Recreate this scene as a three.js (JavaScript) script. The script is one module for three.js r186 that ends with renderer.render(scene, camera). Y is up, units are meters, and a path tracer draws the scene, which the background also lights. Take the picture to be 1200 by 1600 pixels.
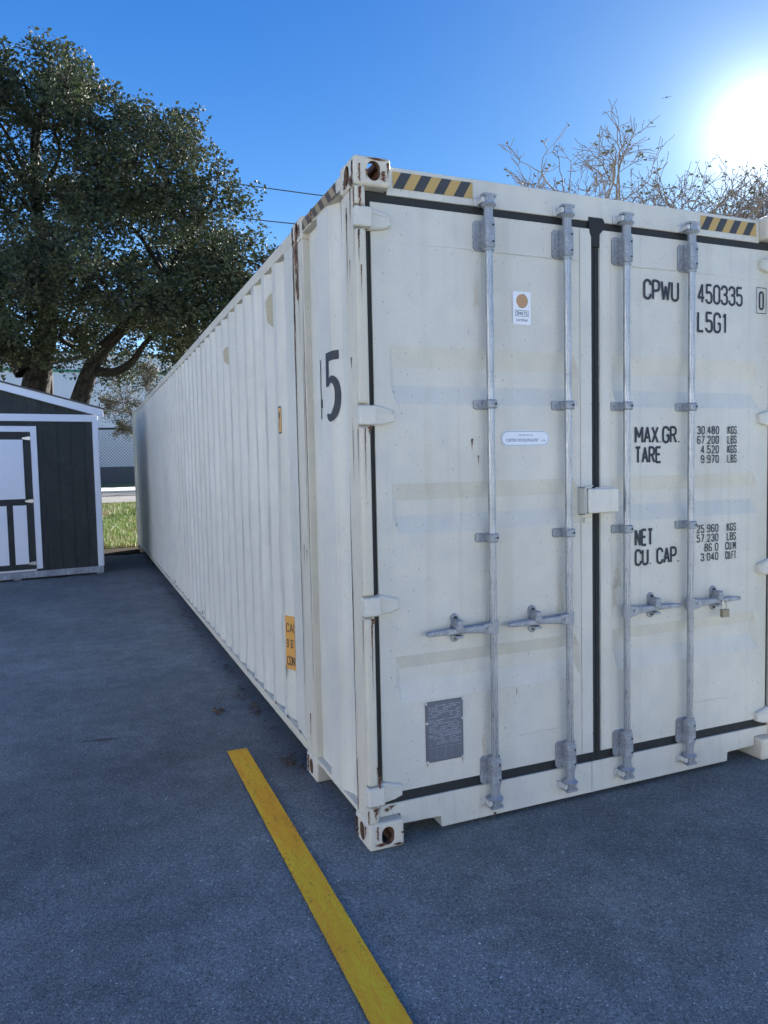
import * as THREE from 'three';
import { RoundedBoxGeometry } from 'three/addons/geometries/RoundedBoxGeometry.js';
import { mergeGeometries } from 'three/addons/utils/BufferGeometryUtils.js';
import { ImprovedNoise } from 'three/addons/math/ImprovedNoise.js';
import { Brush, Evaluator, SUBTRACTION } from 'three-bvh-csg';

// ---------------------------------------------------------------- camera, sky, sun, exposure
const DEG = Math.PI / 180, V = (x, y, z) => new THREE.Vector3(x, y, z);
const scene = new THREE.Scene();
const camera = new THREE.PerspectiveCamera(69.593, 768 / 1024, 0.05, 900);
camera.position.set(-1.0699, 1.6417, 2.8406);
camera.rotation.order = 'YXZ';
camera.rotation.set(-3.558 * DEG, -22.304 * DEG, -1.249 * DEG);
const renderer = new THREE.WebGLRenderer({ antialias: true });
renderer.toneMapping = THREE.LinearToneMapping;
const EXPOSURE = 5.5;
renderer.toneMappingExposure = EXPOSURE;
renderer.shadowMap.enabled = true;

const SUN_AZ = 49.3 * DEG, SUN_EL = 21 * DEG;
const sunDir = V(Math.sin(SUN_AZ) * Math.cos(SUN_EL), Math.sin(SUN_EL), -Math.cos(SUN_AZ) * Math.cos(SUN_EL));
{
  const W = 1024, H = 512, data = new Float32Array(W * H * 4);
  for (let r = 0; r < H; r++) {
    const up = ((r + 0.5) / H - 0.5) * Math.PI, el = Math.max(0, up / DEG);
    const m = Math.exp(-el / 16), h = Math.exp(-el / 6.5);
    for (let c = 0; c < W; c++) {
      const a = ((c + 0.5) / W - 0.5) * 2 * Math.PI;
      const cs = Math.cos(a) * Math.cos(up) * sunDir.x + Math.sin(up) * sunDir.y + Math.sin(a) * Math.cos(up) * sunDir.z;
      const th = Math.acos(Math.min(1, Math.max(-1, cs))) / DEG;
      const g = 0.5 * Math.exp(-th / 9), k = 3.6 * Math.exp(-th / 1.65);
      const o = (r * W + c) * 4;
      data[o] = (0.018 + 0.12 * m + 1.7 * h + g * 0.9 + k) / EXPOSURE;
      data[o + 1] = (0.128 + 0.68 * m + 1.85 * h + g * 1.05 + k) / EXPOSURE;
      data[o + 2] = (0.600 + 1.0 * m + 2.05 * h + g * 0.7 + k) / EXPOSURE;
      data[o + 3] = 1;
    }
  }
  const sky = new THREE.DataTexture(data, W, H, THREE.RGBAFormat, THREE.FloatType);
  sky.mapping = THREE.EquirectangularReflectionMapping; sky.magFilter = THREE.LinearFilter; sky.needsUpdate = true;
  scene.background = sky; scene.environment = sky;
}
const sun = new THREE.DirectionalLight(new THREE.Color().setRGB(1, 0.96, 0.90), 4.6);
sun.position.copy(sunDir).multiplyScalar(60).add(V(0, 0, -10));
sun.target.position.set(0, 0, -10);
sun.castShadow = true; sun.shadow.mapSize.set(4096, 4096);
Object.assign(sun.shadow.camera, { left: -45, right: 45, top: 45, bottom: -45, near: 1, far: 160 });
scene.add(sun, sun.target);

// ---------------------------------------------------------------- helpers
function rngOf(seed) { let s = seed | 0; return () => { s = (s + 0x6d2b79f5) | 0; let t = Math.imul(s ^ (s >>> 15), 1 | s); t = (t + Math.imul(t ^ (t >>> 7), 61 | t)) ^ t; return ((t ^ (t >>> 14)) >>> 0) / 4294967296; }; }
const noise = new ImprovedNoise();
const fbm = (x, y, z = 0, n = 4) => { let s = 0, a = 0.5, f = 1; for (let i = 0; i < n; i++) { s += a * noise.noise(x * f, y * f, z + i * 7.3); a *= 0.5; f *= 2.03; } return s; };
const lin = (r, g, b) => new THREE.Color().setRGB(r, g, b);
const used = new Map();
const numbered = (name) => { const n = used.get(name) ?? 0; used.set(name, n + 1); return n ? `${name}_${String(n).padStart(3, '0')}` : name; };
const shade = (o) => { o.castShadow = o.receiveShadow = true; return o; };
function tag(o, label, category, group, kind) { if (label) o.userData.label = label; if (category) o.userData.category = category; if (group) o.userData.group = group; if (kind) o.userData.kind = kind; return o; }
function thing(name, label, category, [x, y, z] = [0, 0, 0], turn = 0, group) {
  const o = new THREE.Group(); o.name = numbered(name); o.position.set(x, y, z); o.rotation.y = turn; scene.add(o);
  return tag(o, label, category, group);
}
function part(name, geo, mat, parent) {
  const g = Array.isArray(geo) ? mergeGeometries(geo.map(clean)) : geo;
  const m = shade(new THREE.Mesh(g, mat)); m.name = name; parent.add(m); return m;
}
function solo(name, geo, mat, label, category, group) { const m = part(numbered(name), geo, mat, scene); return tag(m, label, category, group); }
function structure(name, geo, mat) { const m = part(numbered(name), geo, mat, scene); m.userData.kind = 'structure'; return m; }
function clean(g) { const n = g.index ? g.toNonIndexed() : g; for (const k of Object.keys(n.attributes)) if (!['position', 'normal', 'uv'].includes(k)) n.deleteAttribute(k); if (!n.attributes.uv) n.setAttribute('uv', new THREE.BufferAttribute(new Float32Array(n.attributes.position.count * 2), 2)); return n; }
// texture coordinates in metres by the axis that a face looks along
function metres(geo, s = 1) {
  const g = clean(geo), p = g.attributes.position, uv = g.attributes.uv, a = V(), b = V(), c = V(), n = V();
  for (let i = 0; i < p.count; i += 3) {
    a.fromBufferAttribute(p, i); b.fromBufferAttribute(p, i + 1); c.fromBufferAttribute(p, i + 2);
    n.copy(b).sub(a).cross(c.clone().sub(a)); const x = Math.abs(n.x), y = Math.abs(n.y), z = Math.abs(n.z);
    [a, b, c].forEach((v, k) => uv.setXY(i + k, (x >= y && x >= z ? v.z : v.x) * s, (y > x && y > z ? v.z : v.y) * s));
  }
  return g;
}
function bx(x0, x1, y0, y1, z0, z1, r = 0.003) {
  const w = x1 - x0, h = y1 - y0, d = z1 - z0, rr = Math.min(r, w / 2.01, h / 2.01, d / 2.01);
  const g = r > 0 ? new RoundedBoxGeometry(w, h, d, 1, rr) : new THREE.BoxGeometry(w, h, d);
  return metres(g.translate((x0 + x1) / 2, (y0 + y1) / 2, (z0 + z1) / 2));
}
function cyl(r0, r1, y0, y1, x = 0, z = 0, seg = 14) { return clean(new THREE.CylinderGeometry(r1, r0, y1 - y0, seg).translate(x, (y0 + y1) / 2, z)); }
function discZ(r, x, y, z0, z1, seg = 10) { return clean(new THREE.CylinderGeometry(r, r, z1 - z0, seg).rotateX(Math.PI / 2).translate(x, y, (z0 + z1) / 2)); }
function plateXY(pts, z0, z1, bevel = 0) {
  const s = new THREE.Shape(pts.map(([x, y]) => new THREE.Vector2(x, y)));
  const g = new THREE.ExtrudeGeometry(s, { depth: z1 - z0 - 2 * bevel, bevelEnabled: bevel > 0, bevelSize: bevel, bevelThickness: bevel, bevelOffset: -bevel, bevelSegments: 1, curveSegments: 8 });
  return metres(g.translate(0, 0, z0 + bevel));
}
function stadium(w, h, z0, z1, cx, cy, bevel = 0) {
  const r = Math.min(w, h) / 2, pts = [];
  for (let i = 0; i < 16; i++) { const a = i / 16 * 2 * Math.PI + 0.0001, c = Math.cos(a), s = Math.sin(a); pts.push([cx + c * r + (w > h ? Math.sign(c) * (w / 2 - r) : 0), cy + s * r + (h > w ? Math.sign(s) * (h / 2 - r) : 0)]); }
  return plateXY(pts, z0, z1, bevel);
}
function tube(pts, radii, sides = 6) {
  const n = pts.length, pos = [], idx = [], nor = [], uv = [], t = V(), u = V(), w = V(); let ref = V(0.31, 0.17, 0.93), len = 0;
  for (let i = 0; i < n; i++) {
    t.copy(pts[Math.min(n - 1, i + 1)]).sub(pts[Math.max(0, i - 1)]).normalize();
    u.copy(ref).addScaledVector(t, -ref.dot(t)).normalize(); ref = u.clone(); w.crossVectors(t, u);
    if (i) len += pts[i].distanceTo(pts[i - 1]);
    for (let k = 0; k <= sides; k++) { const a = k / sides * 2 * Math.PI, d = u.clone().multiplyScalar(Math.cos(a)).addScaledVector(w, Math.sin(a)); nor.push(d.x, d.y, d.z); pos.push(pts[i].x + d.x * radii[i], pts[i].y + d.y * radii[i], pts[i].z + d.z * radii[i]); uv.push(k / sides, len); }
  }
  for (let i = 0; i < n - 1; i++) for (let k = 0; k < sides; k++) { const a = i * (sides + 1) + k, b = a + sides + 1; idx.push(a, a + 1, b, b, a + 1, b + 1); }
  const g = new THREE.BufferGeometry(); g.setIndex(idx);
  g.setAttribute('position', new THREE.Float32BufferAttribute(pos, 3)); g.setAttribute('normal', new THREE.Float32BufferAttribute(nor, 3)); g.setAttribute('uv', new THREE.Float32BufferAttribute(uv, 2));
  return g.toNonIndexed();
}
const pathTube = (list, r, sides = 6) => tube(list.map((p) => V(...p)), list.map(() => r), sides);
function canvasOf(w, h) { const c = document.createElement('canvas'); c.width = w; c.height = h; return [c, c.getContext('2d')]; }
function canvasMap(c, repeat) { const t = new THREE.CanvasTexture(c); t.colorSpace = THREE.SRGBColorSpace; t.magFilter = THREE.LinearFilter; if (repeat) { t.wrapS = t.wrapT = THREE.RepeatWrapping; t.repeat.set(repeat[0], repeat[1]); } return t; }
function dataMap(n, f, { srgb = false, repeat } = {}) {
  const d = new Uint8Array(n * n * 4);
  for (let y = 0; y < n; y++) for (let x = 0; x < n; x++) { const v = f(x, y), o = (y * n + x) * 4; if (typeof v === 'number') d[o] = d[o + 1] = d[o + 2] = Math.max(0, Math.min(255, v)); else for (let k = 0; k < 3; k++) d[o + k] = Math.max(0, Math.min(255, v[k])); d[o + 3] = 255; }
  const t = new THREE.DataTexture(d, n, n); t.magFilter = THREE.LinearFilter; t.minFilter = THREE.LinearFilter; t.wrapS = t.wrapT = THREE.RepeatWrapping; if (srgb) t.colorSpace = THREE.SRGBColorSpace; if (repeat) t.repeat.set(repeat, repeat); t.needsUpdate = true; return t;
}
// noise that tiles over n pixels
function tileNoise(n, cell, seed) {
  const r = rngOf(seed), k = Math.max(1, Math.round(n / cell)), g = new Float32Array(k * k).map(() => r());
  return (x, y) => { const fx = x / n * k, fy = y / n * k, ix = Math.floor(fx), iy = Math.floor(fy), s = (v) => v * v * (3 - 2 * v), tx = s(fx - ix), ty = s(fy - iy), G = (a, b) => g[((b % k + k) % k) * k + ((a % k + k) % k)]; return (G(ix, iy) * (1 - tx) + G(ix + 1, iy) * tx) * (1 - ty) + (G(ix, iy + 1) * (1 - tx) + G(ix + 1, iy + 1) * tx) * ty; };
}
const std = (color, o = {}) => new THREE.MeshStandardMaterial({ color, roughness: 0.6, metalness: 0, side: THREE.DoubleSide, ...o });

// ---------------------------------------------------------------- materials
const paintTex = (() => {   // chalky cream enamel: faint mottling, thin run marks, scattered grime specks (1.6 m tile)
  const n = 1024, a = tileNoise(n, 210, 1), b = tileNoise(n, 44, 2), c = tileNoise(n, 3, 3), s1 = tileNoise(n, 17, 4), s2 = tileNoise(n, 300, 5), r = rngOf(6);
  const speck = new Uint8Array(n * n);
  for (let i = 0; i < 420; i++) { const x = r() * n | 0, y = r() * n | 0, q = 1 + r() * 2 | 0; for (let dy = 0; dy < q * (1 + r() * 3); dy++) for (let dx = 0; dx < q; dx++) speck[((y + dy) % n) * n + (x + dx) % n] = 30 + r() * 50; }
  return dataMap(n, (x, y) => { const run = Math.max(0, s1(x, 40) - 0.62) * s2(x * 1.3, y) * 40; const v = 236 + (a(x, y) - 0.5) * 14 + (b(x, y) - 0.5) * 8 + (c(x, y) - 0.5) * 7 - run - speck[y * n + x]; return [v + 1, v, v - run * 0.5 - (b(x, y) - 0.5) * 3]; }, { srgb: true, repeat: 1 / 1.6 });
})();
const paintBump = (() => { const n = 512, a = tileNoise(n, 5, 11), b = tileNoise(n, 40, 12); return dataMap(n, (x, y) => 128 + (a(x, y) - 0.5) * 90 + (b(x, y) - 0.5) * 120, { repeat: 1 / 0.8 }); })();
const M = {};
M.paint = std(lin(0.775, 0.762, 0.66), { map: paintTex, bumpMap: paintBump, bumpScale: 0.0012, roughness: 0.5 });
M.frame = std(lin(0.77, 0.72, 0.58), { map: paintTex, bumpMap: paintBump, bumpScale: 0.0012, roughness: 0.55 });   // older, yellowed coat on posts, rails and castings
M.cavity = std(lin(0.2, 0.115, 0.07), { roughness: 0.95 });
M.rubber = std(lin(0.022, 0.024, 0.024), { roughness: 0.75 });
M.floor = std(lin(0.16, 0.1, 0.06), { roughness: 0.8 });
const galvTex = (() => { const n = 512, a = tileNoise(n, 20, 21), b = tileNoise(n, 7, 22), c = tileNoise(n, 90, 23); return dataMap(n, (x, y) => { const v = 190 + (a(x, y) - 0.5) * 34 + (b(x, y) - 0.5) * 26 + (c(x, y) - 0.5) * 30; return [v - 4, v, v + 3]; }, { srgb: true, repeat: 4 }); })();
const galvRough = (() => { const n = 512, a = tileNoise(n, 18, 31), b = tileNoise(n, 60, 32); return dataMap(n, (x, y) => 110 + (a(x, y) - 0.5) * 90 + (b(x, y) - 0.5) * 70, { repeat: 4 }); })();
M.galv = std(lin(0.76, 0.77, 0.78), { map: galvTex, roughnessMap: galvRough, roughness: 0.9, metalness: 0.6 });
M.cast = std(lin(0.66, 0.68, 0.70), { map: galvTex, roughness: 0.5, metalness: 0.3 });
M.bolt = std(lin(0.05, 0.05, 0.055), { roughness: 0.5, metalness: 0.5 });
M.steel = std(lin(0.62, 0.61, 0.58), { roughness: 0.28, metalness: 0.95 });
M.brass = std(lin(0.30, 0.27, 0.2), { roughness: 0.4, metalness: 0.7 });

// ---------------------------------------------------------------- ground, lot, road
const rise = (z) => z > -14.9 ? -0.02 : z > -30 ? (-14.9 - z) * 0.0745 - 0.02 : 1.105;
{
  const xs = [], zs = []; for (let x = -400; x <= 400; x += Math.abs(x) < 30 ? 1.5 : 24) xs.push(x); for (let z = 300; z >= -420; z -= (z > 20 || z < -45) ? 24 : 1) zs.push(z);
  const pos = [], uv = [], idx = [];
  zs.forEach((z) => xs.forEach((x) => { const k = Math.min(1, Math.max(0, (-15.5 - z) / 4)); pos.push(x, rise(z) + k * fbm(x * 0.22, z * 0.3) * 0.07 * (z > -29 ? 1 : 0.4), z); uv.push(x, z); }));
  for (let j = 0; j < zs.length - 1; j++) for (let i = 0; i < xs.length - 1; i++) { const a = j * xs.length + i, b = a + xs.length; idx.push(a, a + 1, b, b, a + 1, b + 1); }
  const g = new THREE.BufferGeometry(); g.setIndex(idx); g.setAttribute('position', new THREE.Float32BufferAttribute(pos, 3)); g.setAttribute('uv', new THREE.Float32BufferAttribute(uv, 2)); g.computeVertexNormals();
  const n = 1024, a = tileNoise(n, 130, 41), b = tileNoise(n, 26, 42), c = tileNoise(n, 4, 43);
  const t = dataMap(n, (x, y) => { const v = a(x, y) * 0.5 + b(x, y) * 0.3 + c(x, y) * 0.35; return [78 + v * 66, 98 + v * 62, 40 + v * 36]; }, { srgb: true, repeat: 1 / 5 });
  structure('ground', g, std(lin(0.62, 0.62, 0.5), { map: t, roughness: 0.95 }));
}
{
  // asphalt: stones of the aggregate and the binder between them (2.4 m tile), worn patches in the vertex colours
  const n = 2048, r = rngOf(51), fine = tileNoise(n, 2.2, 52), mid = tileNoise(n, 8, 53), big = tileNoise(n, 70, 54), huge = tileNoise(n, 340, 55);
  const st = new Float32Array(n * n), ht = new Float32Array(n * n);
  for (let i = 0; i < 190000; i++) {
    const x = r() * n, y = r() * n, q = 1.0 + r() * r() * 2.8, v = (r() - 0.48) * 84 + (r() < 0.016 ? 60 : 0), h = 20 + r() * 45, e = 0.7 + r() * 0.5, ca = r() * 3.14, cc = Math.cos(ca), ss = Math.sin(ca);
    for (let dy = -6; dy <= 6; dy++) for (let dx = -6; dx <= 6; dx++) { const u = (dx * cc + dy * ss) / e, w = (-dx * ss + dy * cc) * e, d = Math.hypot(u, w); if (d < q) { const o = ((y + dy + n | 0) % n) * n + ((x + dx + n | 0) % n); st[o] = v; ht[o] = Math.max(ht[o], h * (1 - 0.5 * d / q)); } }
  }
  const map = dataMap(n, (x, y) => { const o = y * n + x, v = 116 + st[o] + (fine(x, y) - 0.5) * 34 + (mid(x, y) - 0.5) * 18 + (big(x, y) - 0.5) * 16 + (huge(x, y) - 0.5) * 12; return [v + 1, v, v - 1]; }, { srgb: true, repeat: 1 / 2.4 });
  const bump = dataMap(n, (x, y) => 60 + ht[y * n + x] + fine(x, y) * 40 + mid(x, y) * 30, { repeat: 1 / 2.4 });
  const xs = [], zs = []; for (let x = -60; x <= 70.01; x += Math.abs(x) < 7 ? 0.14 : 2) xs.push(x); for (let z = 70; z >= -12.75; z -= Math.abs(z) < 5.6 ? 0.14 : 0.7) zs.push(z);
  const pos = [], uv = [], idx = [], col = [];
  zs.forEach((z, j) => xs.forEach((x) => {
    const edge = j === zs.length - 1 ? fbm(x * 1.7, 3) * 0.3 : 0;
    pos.push(x, 0.004 * fbm(x * 0.5, z * 0.5), z + edge); uv.push(x, z);
    let v = 0.94 + fbm(x * 0.35, z * 0.35, 2) * 0.55 + fbm(x * 1.9, z * 1.9, 9) * 0.34; v = Math.max(0.55, v);
    const w = fbm(x * 0.8, z * 0.8, 30) * 0.07; col.push(v * (1 + w), v, v * (1 - w));
  }));
  for (let j = 0; j < zs.length - 1; j++) for (let i = 0; i < xs.length - 1; i++) { const a = j * xs.length + i, b = a + xs.length; idx.push(a, a + 1, b, b, a + 1, b + 1); }
  const g = new THREE.BufferGeometry(); g.setIndex(idx); g.setAttribute('position', new THREE.Float32BufferAttribute(pos, 3)); g.setAttribute('uv', new THREE.Float32BufferAttribute(uv, 2)); g.setAttribute('color', new THREE.Float32BufferAttribute(col, 3)); g.computeVertexNormals();
  M.asphalt = std(lin(1.02, 1.10, 1.03), { map, bumpMap: bump, bumpScale: 0.006, roughness: 0.86, vertexColors: true });
  structure('parking_lot', g, M.asphalt);
  M.asphaltFlat = std(lin(0.7, 0.7, 0.7), { map, roughness: 0.88 });
  {   // earth past the asphalt edge, coloured dark to stand for the container's shadow
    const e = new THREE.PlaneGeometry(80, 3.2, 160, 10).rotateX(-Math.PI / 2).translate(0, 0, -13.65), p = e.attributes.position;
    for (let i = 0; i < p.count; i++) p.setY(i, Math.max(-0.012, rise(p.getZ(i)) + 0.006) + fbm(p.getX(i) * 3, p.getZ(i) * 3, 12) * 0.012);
    e.computeVertexNormals(); structure('shadow_toned_earth', metres(e), new THREE.MeshPhysicalMaterial({ color: lin(0.16, 0.12, 0.08), map, roughness: 1, specularIntensity: 0.1, side: THREE.DoubleSide }));
  }
  // street on the rise beyond the grass
  const band = (name, z0, z1, lift, mat, x0 = -90, x1 = 90) => { const p = new THREE.PlaneGeometry(x1 - x0, Math.hypot(z1 - z0, rise(z1) - rise(z0))); p.rotateX(-Math.PI / 2).rotateX(Math.atan2(rise(z1) - rise(z0), z0 - z1)).translate((x0 + x1) / 2, (rise(z0) + rise(z1)) / 2 + lift, (z0 + z1) / 2); return structure(name, metres(p), mat); };
  band('street', -22.7, -25.9, 0.09, M.asphaltFlat);
  const conc = std(lin(0.66, 0.65, 0.62), { roughness: 0.9 });
  structure('kerb', metres(new THREE.BoxGeometry(180, 0.28, 0.18).translate(0, rise(-26) + 0.01, -26)), conc);
  band('sidewalk', -26.12, -27.6, 0.12, conc);
}
const yellow = (() => {
  const n = 1024, r = rngOf(61), [c, x] = canvasOf(256, 2048);
  x.fillStyle = '#ffac1c'; x.fillRect(0, 0, 256, 2048);
  const im = x.getImageData(0, 0, 256, 2048), d = im.data, a = tileNoise(2048, 40, 62), b = tileNoise(2048, 5, 63), e = tileNoise(2048, 150, 64);
  for (let j = 0; j < 2048; j++) for (let i = 0; i < 256; i++) {
    const o = (j * 256 + i) * 4, v = 1.06 + (a(i, j) - 0.5) * 0.14 + (b(i, j) - 0.5) * 0.2 + (e(i, j) - 0.5) * 0.14; let m = v;
    if (b(i * 1.1 + 90, j * 1.1) * 0.6 + a(i, j + 300) * 0.4 > 0.84) m *= 0.6;
    d[o] *= m; d[o + 1] *= m; d[o + 2] *= m * 0.96;
    const ed = Math.min(i, 255 - i, j, 2047 - j); d[o + 3] = ed < 3 + b(i * 2, j * 2) * 7 ? 0 : 255;
  }
  for (const [yy, sl] of [[1540, 10], [1730, 34]]) for (let i = 0; i < 256; i++) for (let w = 0; w < 4; w++) { const o = (((yy + i / 256 * sl + Math.sin(i * 0.11) * 4 | 0) + w) * 256 + i) * 4; d[o] *= 0.62; d[o + 1] *= 0.62; d[o + 2] *= 0.62; }
  x.putImageData(im, 0, 0);
  return std(0xffffff, { map: canvasMap(c), roughness: 0.7, alphaTest: 0.5, bumpMap: M.asphalt.bumpMap, bumpScale: 0.002 });
})();
{
  const g = new THREE.PlaneGeometry(0.123, 5.4, 1, 60).rotateX(-Math.PI / 2).translate(-0.2945, 0, 1.285), p = g.attributes.position;
  for (let i = 0; i < p.count; i++) p.setY(i, 0.0075 + 0.004 * fbm(p.getX(i) * 0.5, p.getZ(i) * 0.5));
  solo('parking_line', g, yellow, 'straight yellow painted parking stripe on asphalt beside the shipping container', 'road marking');
}

// ---------------------------------------------------------------- lettering drawn with single strokes, as stencilled container marks are
const GL = {
  A: [[[0, 0], [.26, 1], [.52, 0]], [[.09, .33], [.43, .33]]], B: [[[0, .5], [0, 1], [.48, 1, .2], [.48, .53, .2], [0, .53]], [[0, .53], [.52, .53, .2], [.52, 0, .2], [0, 0], [0, .55]]],
  C: [[[.52, .74], [.52, 1, .26], [0, 1, .26], [0, 0, .26], [.52, 0, .26], [.52, .26]]], E: [[[.48, 1], [0, 1], [0, 0], [.48, 0]], [[0, .53], [.4, .53]]], F: [[[.48, 1], [0, 1], [0, 0]], [[0, .53], [.4, .53]]],
  G: [[[.52, .76], [.52, 1, .26], [0, 1, .26], [0, 0, .26], [.52, 0, .26], [.52, .46], [.3, .46]]], K: [[[0, 0], [0, 1]], [[.5, 1], [.02, .42]], [[.16, .6], [.52, 0]]], L: [[[0, 1], [0, 0], [.46, 0]]],
  M: [[[0, 0], [0, 1], [.31, .35], [.62, 1], [.62, 0]]], N: [[[0, 0], [0, 1], [.5, 0], [.5, 1]]], P: [[[0, 0], [0, 1], [.52, 1, .24], [.52, .46, .24], [0, .46]]], R: [[[0, 0], [0, 1], [.5, 1, .24], [.5, .5, .24], [0, .5]], [[.26, .5], [.52, 0]]],
  S: [[[.5, .76], [.5, 1, .24], [0, 1, .24], [0, .53, .24], [.5, .53, .24], [.5, 0, .24], [0, 0, .24], [0, .24]]], T: [[[0, 1], [.5, 1]], [[.25, 1], [.25, 0]]], U: [[[0, 1], [0, 0, .26], [.52, 0, .26], [.52, 1]]],
  W: [[[0, 1], [.15, 0], [.33, .75], [.51, 0], [.66, 1]]], X: [[[0, 0], [.52, 1]], [[0, 1], [.52, 0]]], 0: [[[.26, 1], [0, 1, .26], [0, 0, .26], [.52, 0, .26], [.52, 1, .26], [.26, 1]]], 1: [[[.1, .82], [.26, 1], [.26, 0]]],
  2: [[[0, .74], [0, 1, .26], [.5, 1, .26], [.5, .6, .2], [0, 0], [.52, 0]]], 3: [[[0, .78], [0, 1, .24], [.5, 1, .24], [.5, .54, .2], [.18, .54]], [[.18, .54], [.52, .54, .22], [.52, 0, .24], [0, 0, .24], [0, .24]]],
  4: [[[.36, 0], [.36, 1], [0, .26], [.54, .26]]], 5: [[[.48, 1], [.03, 1], [.03, .52], [.1, .58, .05], [.5, .62, .24], [.5, 0, .24], [0, 0, .24], [0, .2]]], 6: [[[.5, .78], [.5, 1, .24], [0, 1, .24], [0, 0, .24], [.5, 0, .24], [.5, .54, .24], [0, .54, .2]]],
  7: [[[0, 1], [.5, 1], [.16, 0]]], 8: [[[.25, .54], [.02, .54, .2], [.02, 1, .22], [.48, 1, .22], [.48, .54, .2], [.25, .54]], [[.25, .54], [0, .54, .24], [0, 0, .24], [.5, 0, .24], [.5, .54, .24], [.25, .54]]], 9: [[[0, .22], [0, 0, .24], [.5, 0, .24], [.5, 1, .24], [0, 1, .24], [0, .46, .24], [.5, .46, .2]]],
  '.': [[[.04, 0], [.04, .07]]], O: [[[.26, 1], [0, 1, .26], [0, 0, .26], [.52, 0, .26], [.52, 1, .26], [.26, 1]]], I: [[[.06, 0], [.06, 1]]], ' ': [],
};
const wideOf = (ch) => ch === '.' ? 0.1 : ch === 'W' ? 0.66 : ch === 'M' ? 0.62 : ch === 'I' ? 0.12 : ch === ' ' ? 0.3 : 0.52;
// writes text so that it fills x0..x1 and y0 (top)..y1 (bottom) of the canvas
function strokeText(x, text, x0, x1, y0, y1, weight = 0.125, gap = 0.2) {
  const h = y1 - y0, lw = weight * h; let total = 0; for (const ch of text) total += wideOf(ch) + gap; total -= gap;
  const k = (x1 - x0 - lw) / total; let at = x0 + lw / 2;
  x.lineWidth = lw; x.lineCap = 'butt'; x.lineJoin = 'bevel';
  for (const ch of text) {
    for (const line of GL[ch]) {
      const P = line.map(([a, b]) => [at + a * k, y1 - lw / 2 - b * (h - lw)]); x.beginPath(); x.moveTo(...P[0]);
      for (let i = 1; i < P.length; i++) { if (line[i][2] && i < P.length - 1) x.arcTo(...P[i], ...P[i + 1], Math.min(line[i][2] * Math.min(k, h) * 1.02, Math.abs(P[i][0] - P[i - 1][0]) + Math.abs(P[i][1] - P[i - 1][1]), 0.27 * k)); else x.lineTo(...P[i]); }
      x.stroke();
    }
    at += (wideOf(ch) + gap) * k;
  }
}
function printMat(c, o = {}) { return std(0xffffff, { map: canvasMap(c), roughness: 0.6, alphaTest: 0.5, ...o }); }
// a printed sheet on the door plane
function sheetXY(x0, x1, y0, y1, z) { return new THREE.PlaneGeometry(x1 - x0, y1 - y0).translate((x0 + x1) / 2, (y0 + y1) / 2, z); }

// ---------------------------------------------------------------- shipping container (door end at z = 0, left wall at x = 0)
const WID = 2.438, LEN = 13.716, HGT = 2.896;
const box = thing('shipping_container', 'long cream corrugated steel shipping container with double doors and locking bars', 'shipping container');
// corrugated profile of a long wall: [z, depth from the outer face]
const REC = 0.036;
const endProfile = [[-0.150, REC], [-0.29, REC], [-0.36, 0.003], [-0.525, 0.003], [-0.595, REC], [-0.764, REC]];
const longProfile = [];
{
  longProfile.push([-0.938, 0.003]);
  // first flat carries the seam with the post; corrugations of 278 mm follow
  let z = -1.125; longProfile.push([z, 0.003]);
  while (z > -12.45) { longProfile.push([z - 0.068, REC], [z - 0.138, REC], [z - 0.206, 0.003], [z - 0.278, 0.003]); z -= 0.278; }
  longProfile.push([-12.778, 0.003]);
}
const farProfile = endProfile.map(([z, d]) => [-LEN - z, d]).reverse();
function wall(profile, side, y0, y1) {   // side -1: wall at x = 0, +1: wall at x = WID
  const rows = 14, pos = [], uv = [];
  const P = (i, j) => { const [z, d] = profile[i], y = y0 + (y1 - y0) * j / rows, edge = Math.sin(Math.PI * j / rows); const w = d + fbm(z * 1.7, y * 1.3, side * 5) * 0.006 * edge; return [side < 0 ? w : WID - w, y, z + fbm(z * 3, y * 2, 40) * 0.004 * edge]; };
  for (let i = 0; i < profile.length - 1; i++) for (let j = 0; j < rows; j++) {
    const a = P(i, j), b = P(i + 1, j), c = P(i, j + 1), d = P(i + 1, j + 1);
    for (const q of side < 0 ? [a, c, b, b, c, d] : [a, b, c, b, d, c]) { pos.push(...q); uv.push(q[2], q[1]); }
  }
  const g = new THREE.BufferGeometry(); g.setAttribute('position', new THREE.Float32BufferAttribute(pos, 3)); g.setAttribute('uv', new THREE.Float32BufferAttribute(uv, 2)); g.computeVertexNormals(); return g;
}
for (const s of [-1, 1]) { part('end_panel', wall(endProfile, s, 0.125, 2.82), M.paint, box); part('side_panel', wall(longProfile, s, 0.165, 2.82), M.paint, box); part('end_panel', wall(farProfile, s, 0.125, 2.82), M.paint, box); }
const atX = (s, d0, d1) => s < 0 ? [d0, d1] : [WID - d1, WID - d0];
const HINGE_Y = [2.655, 1.853, 1.053, 0.236];
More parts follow.
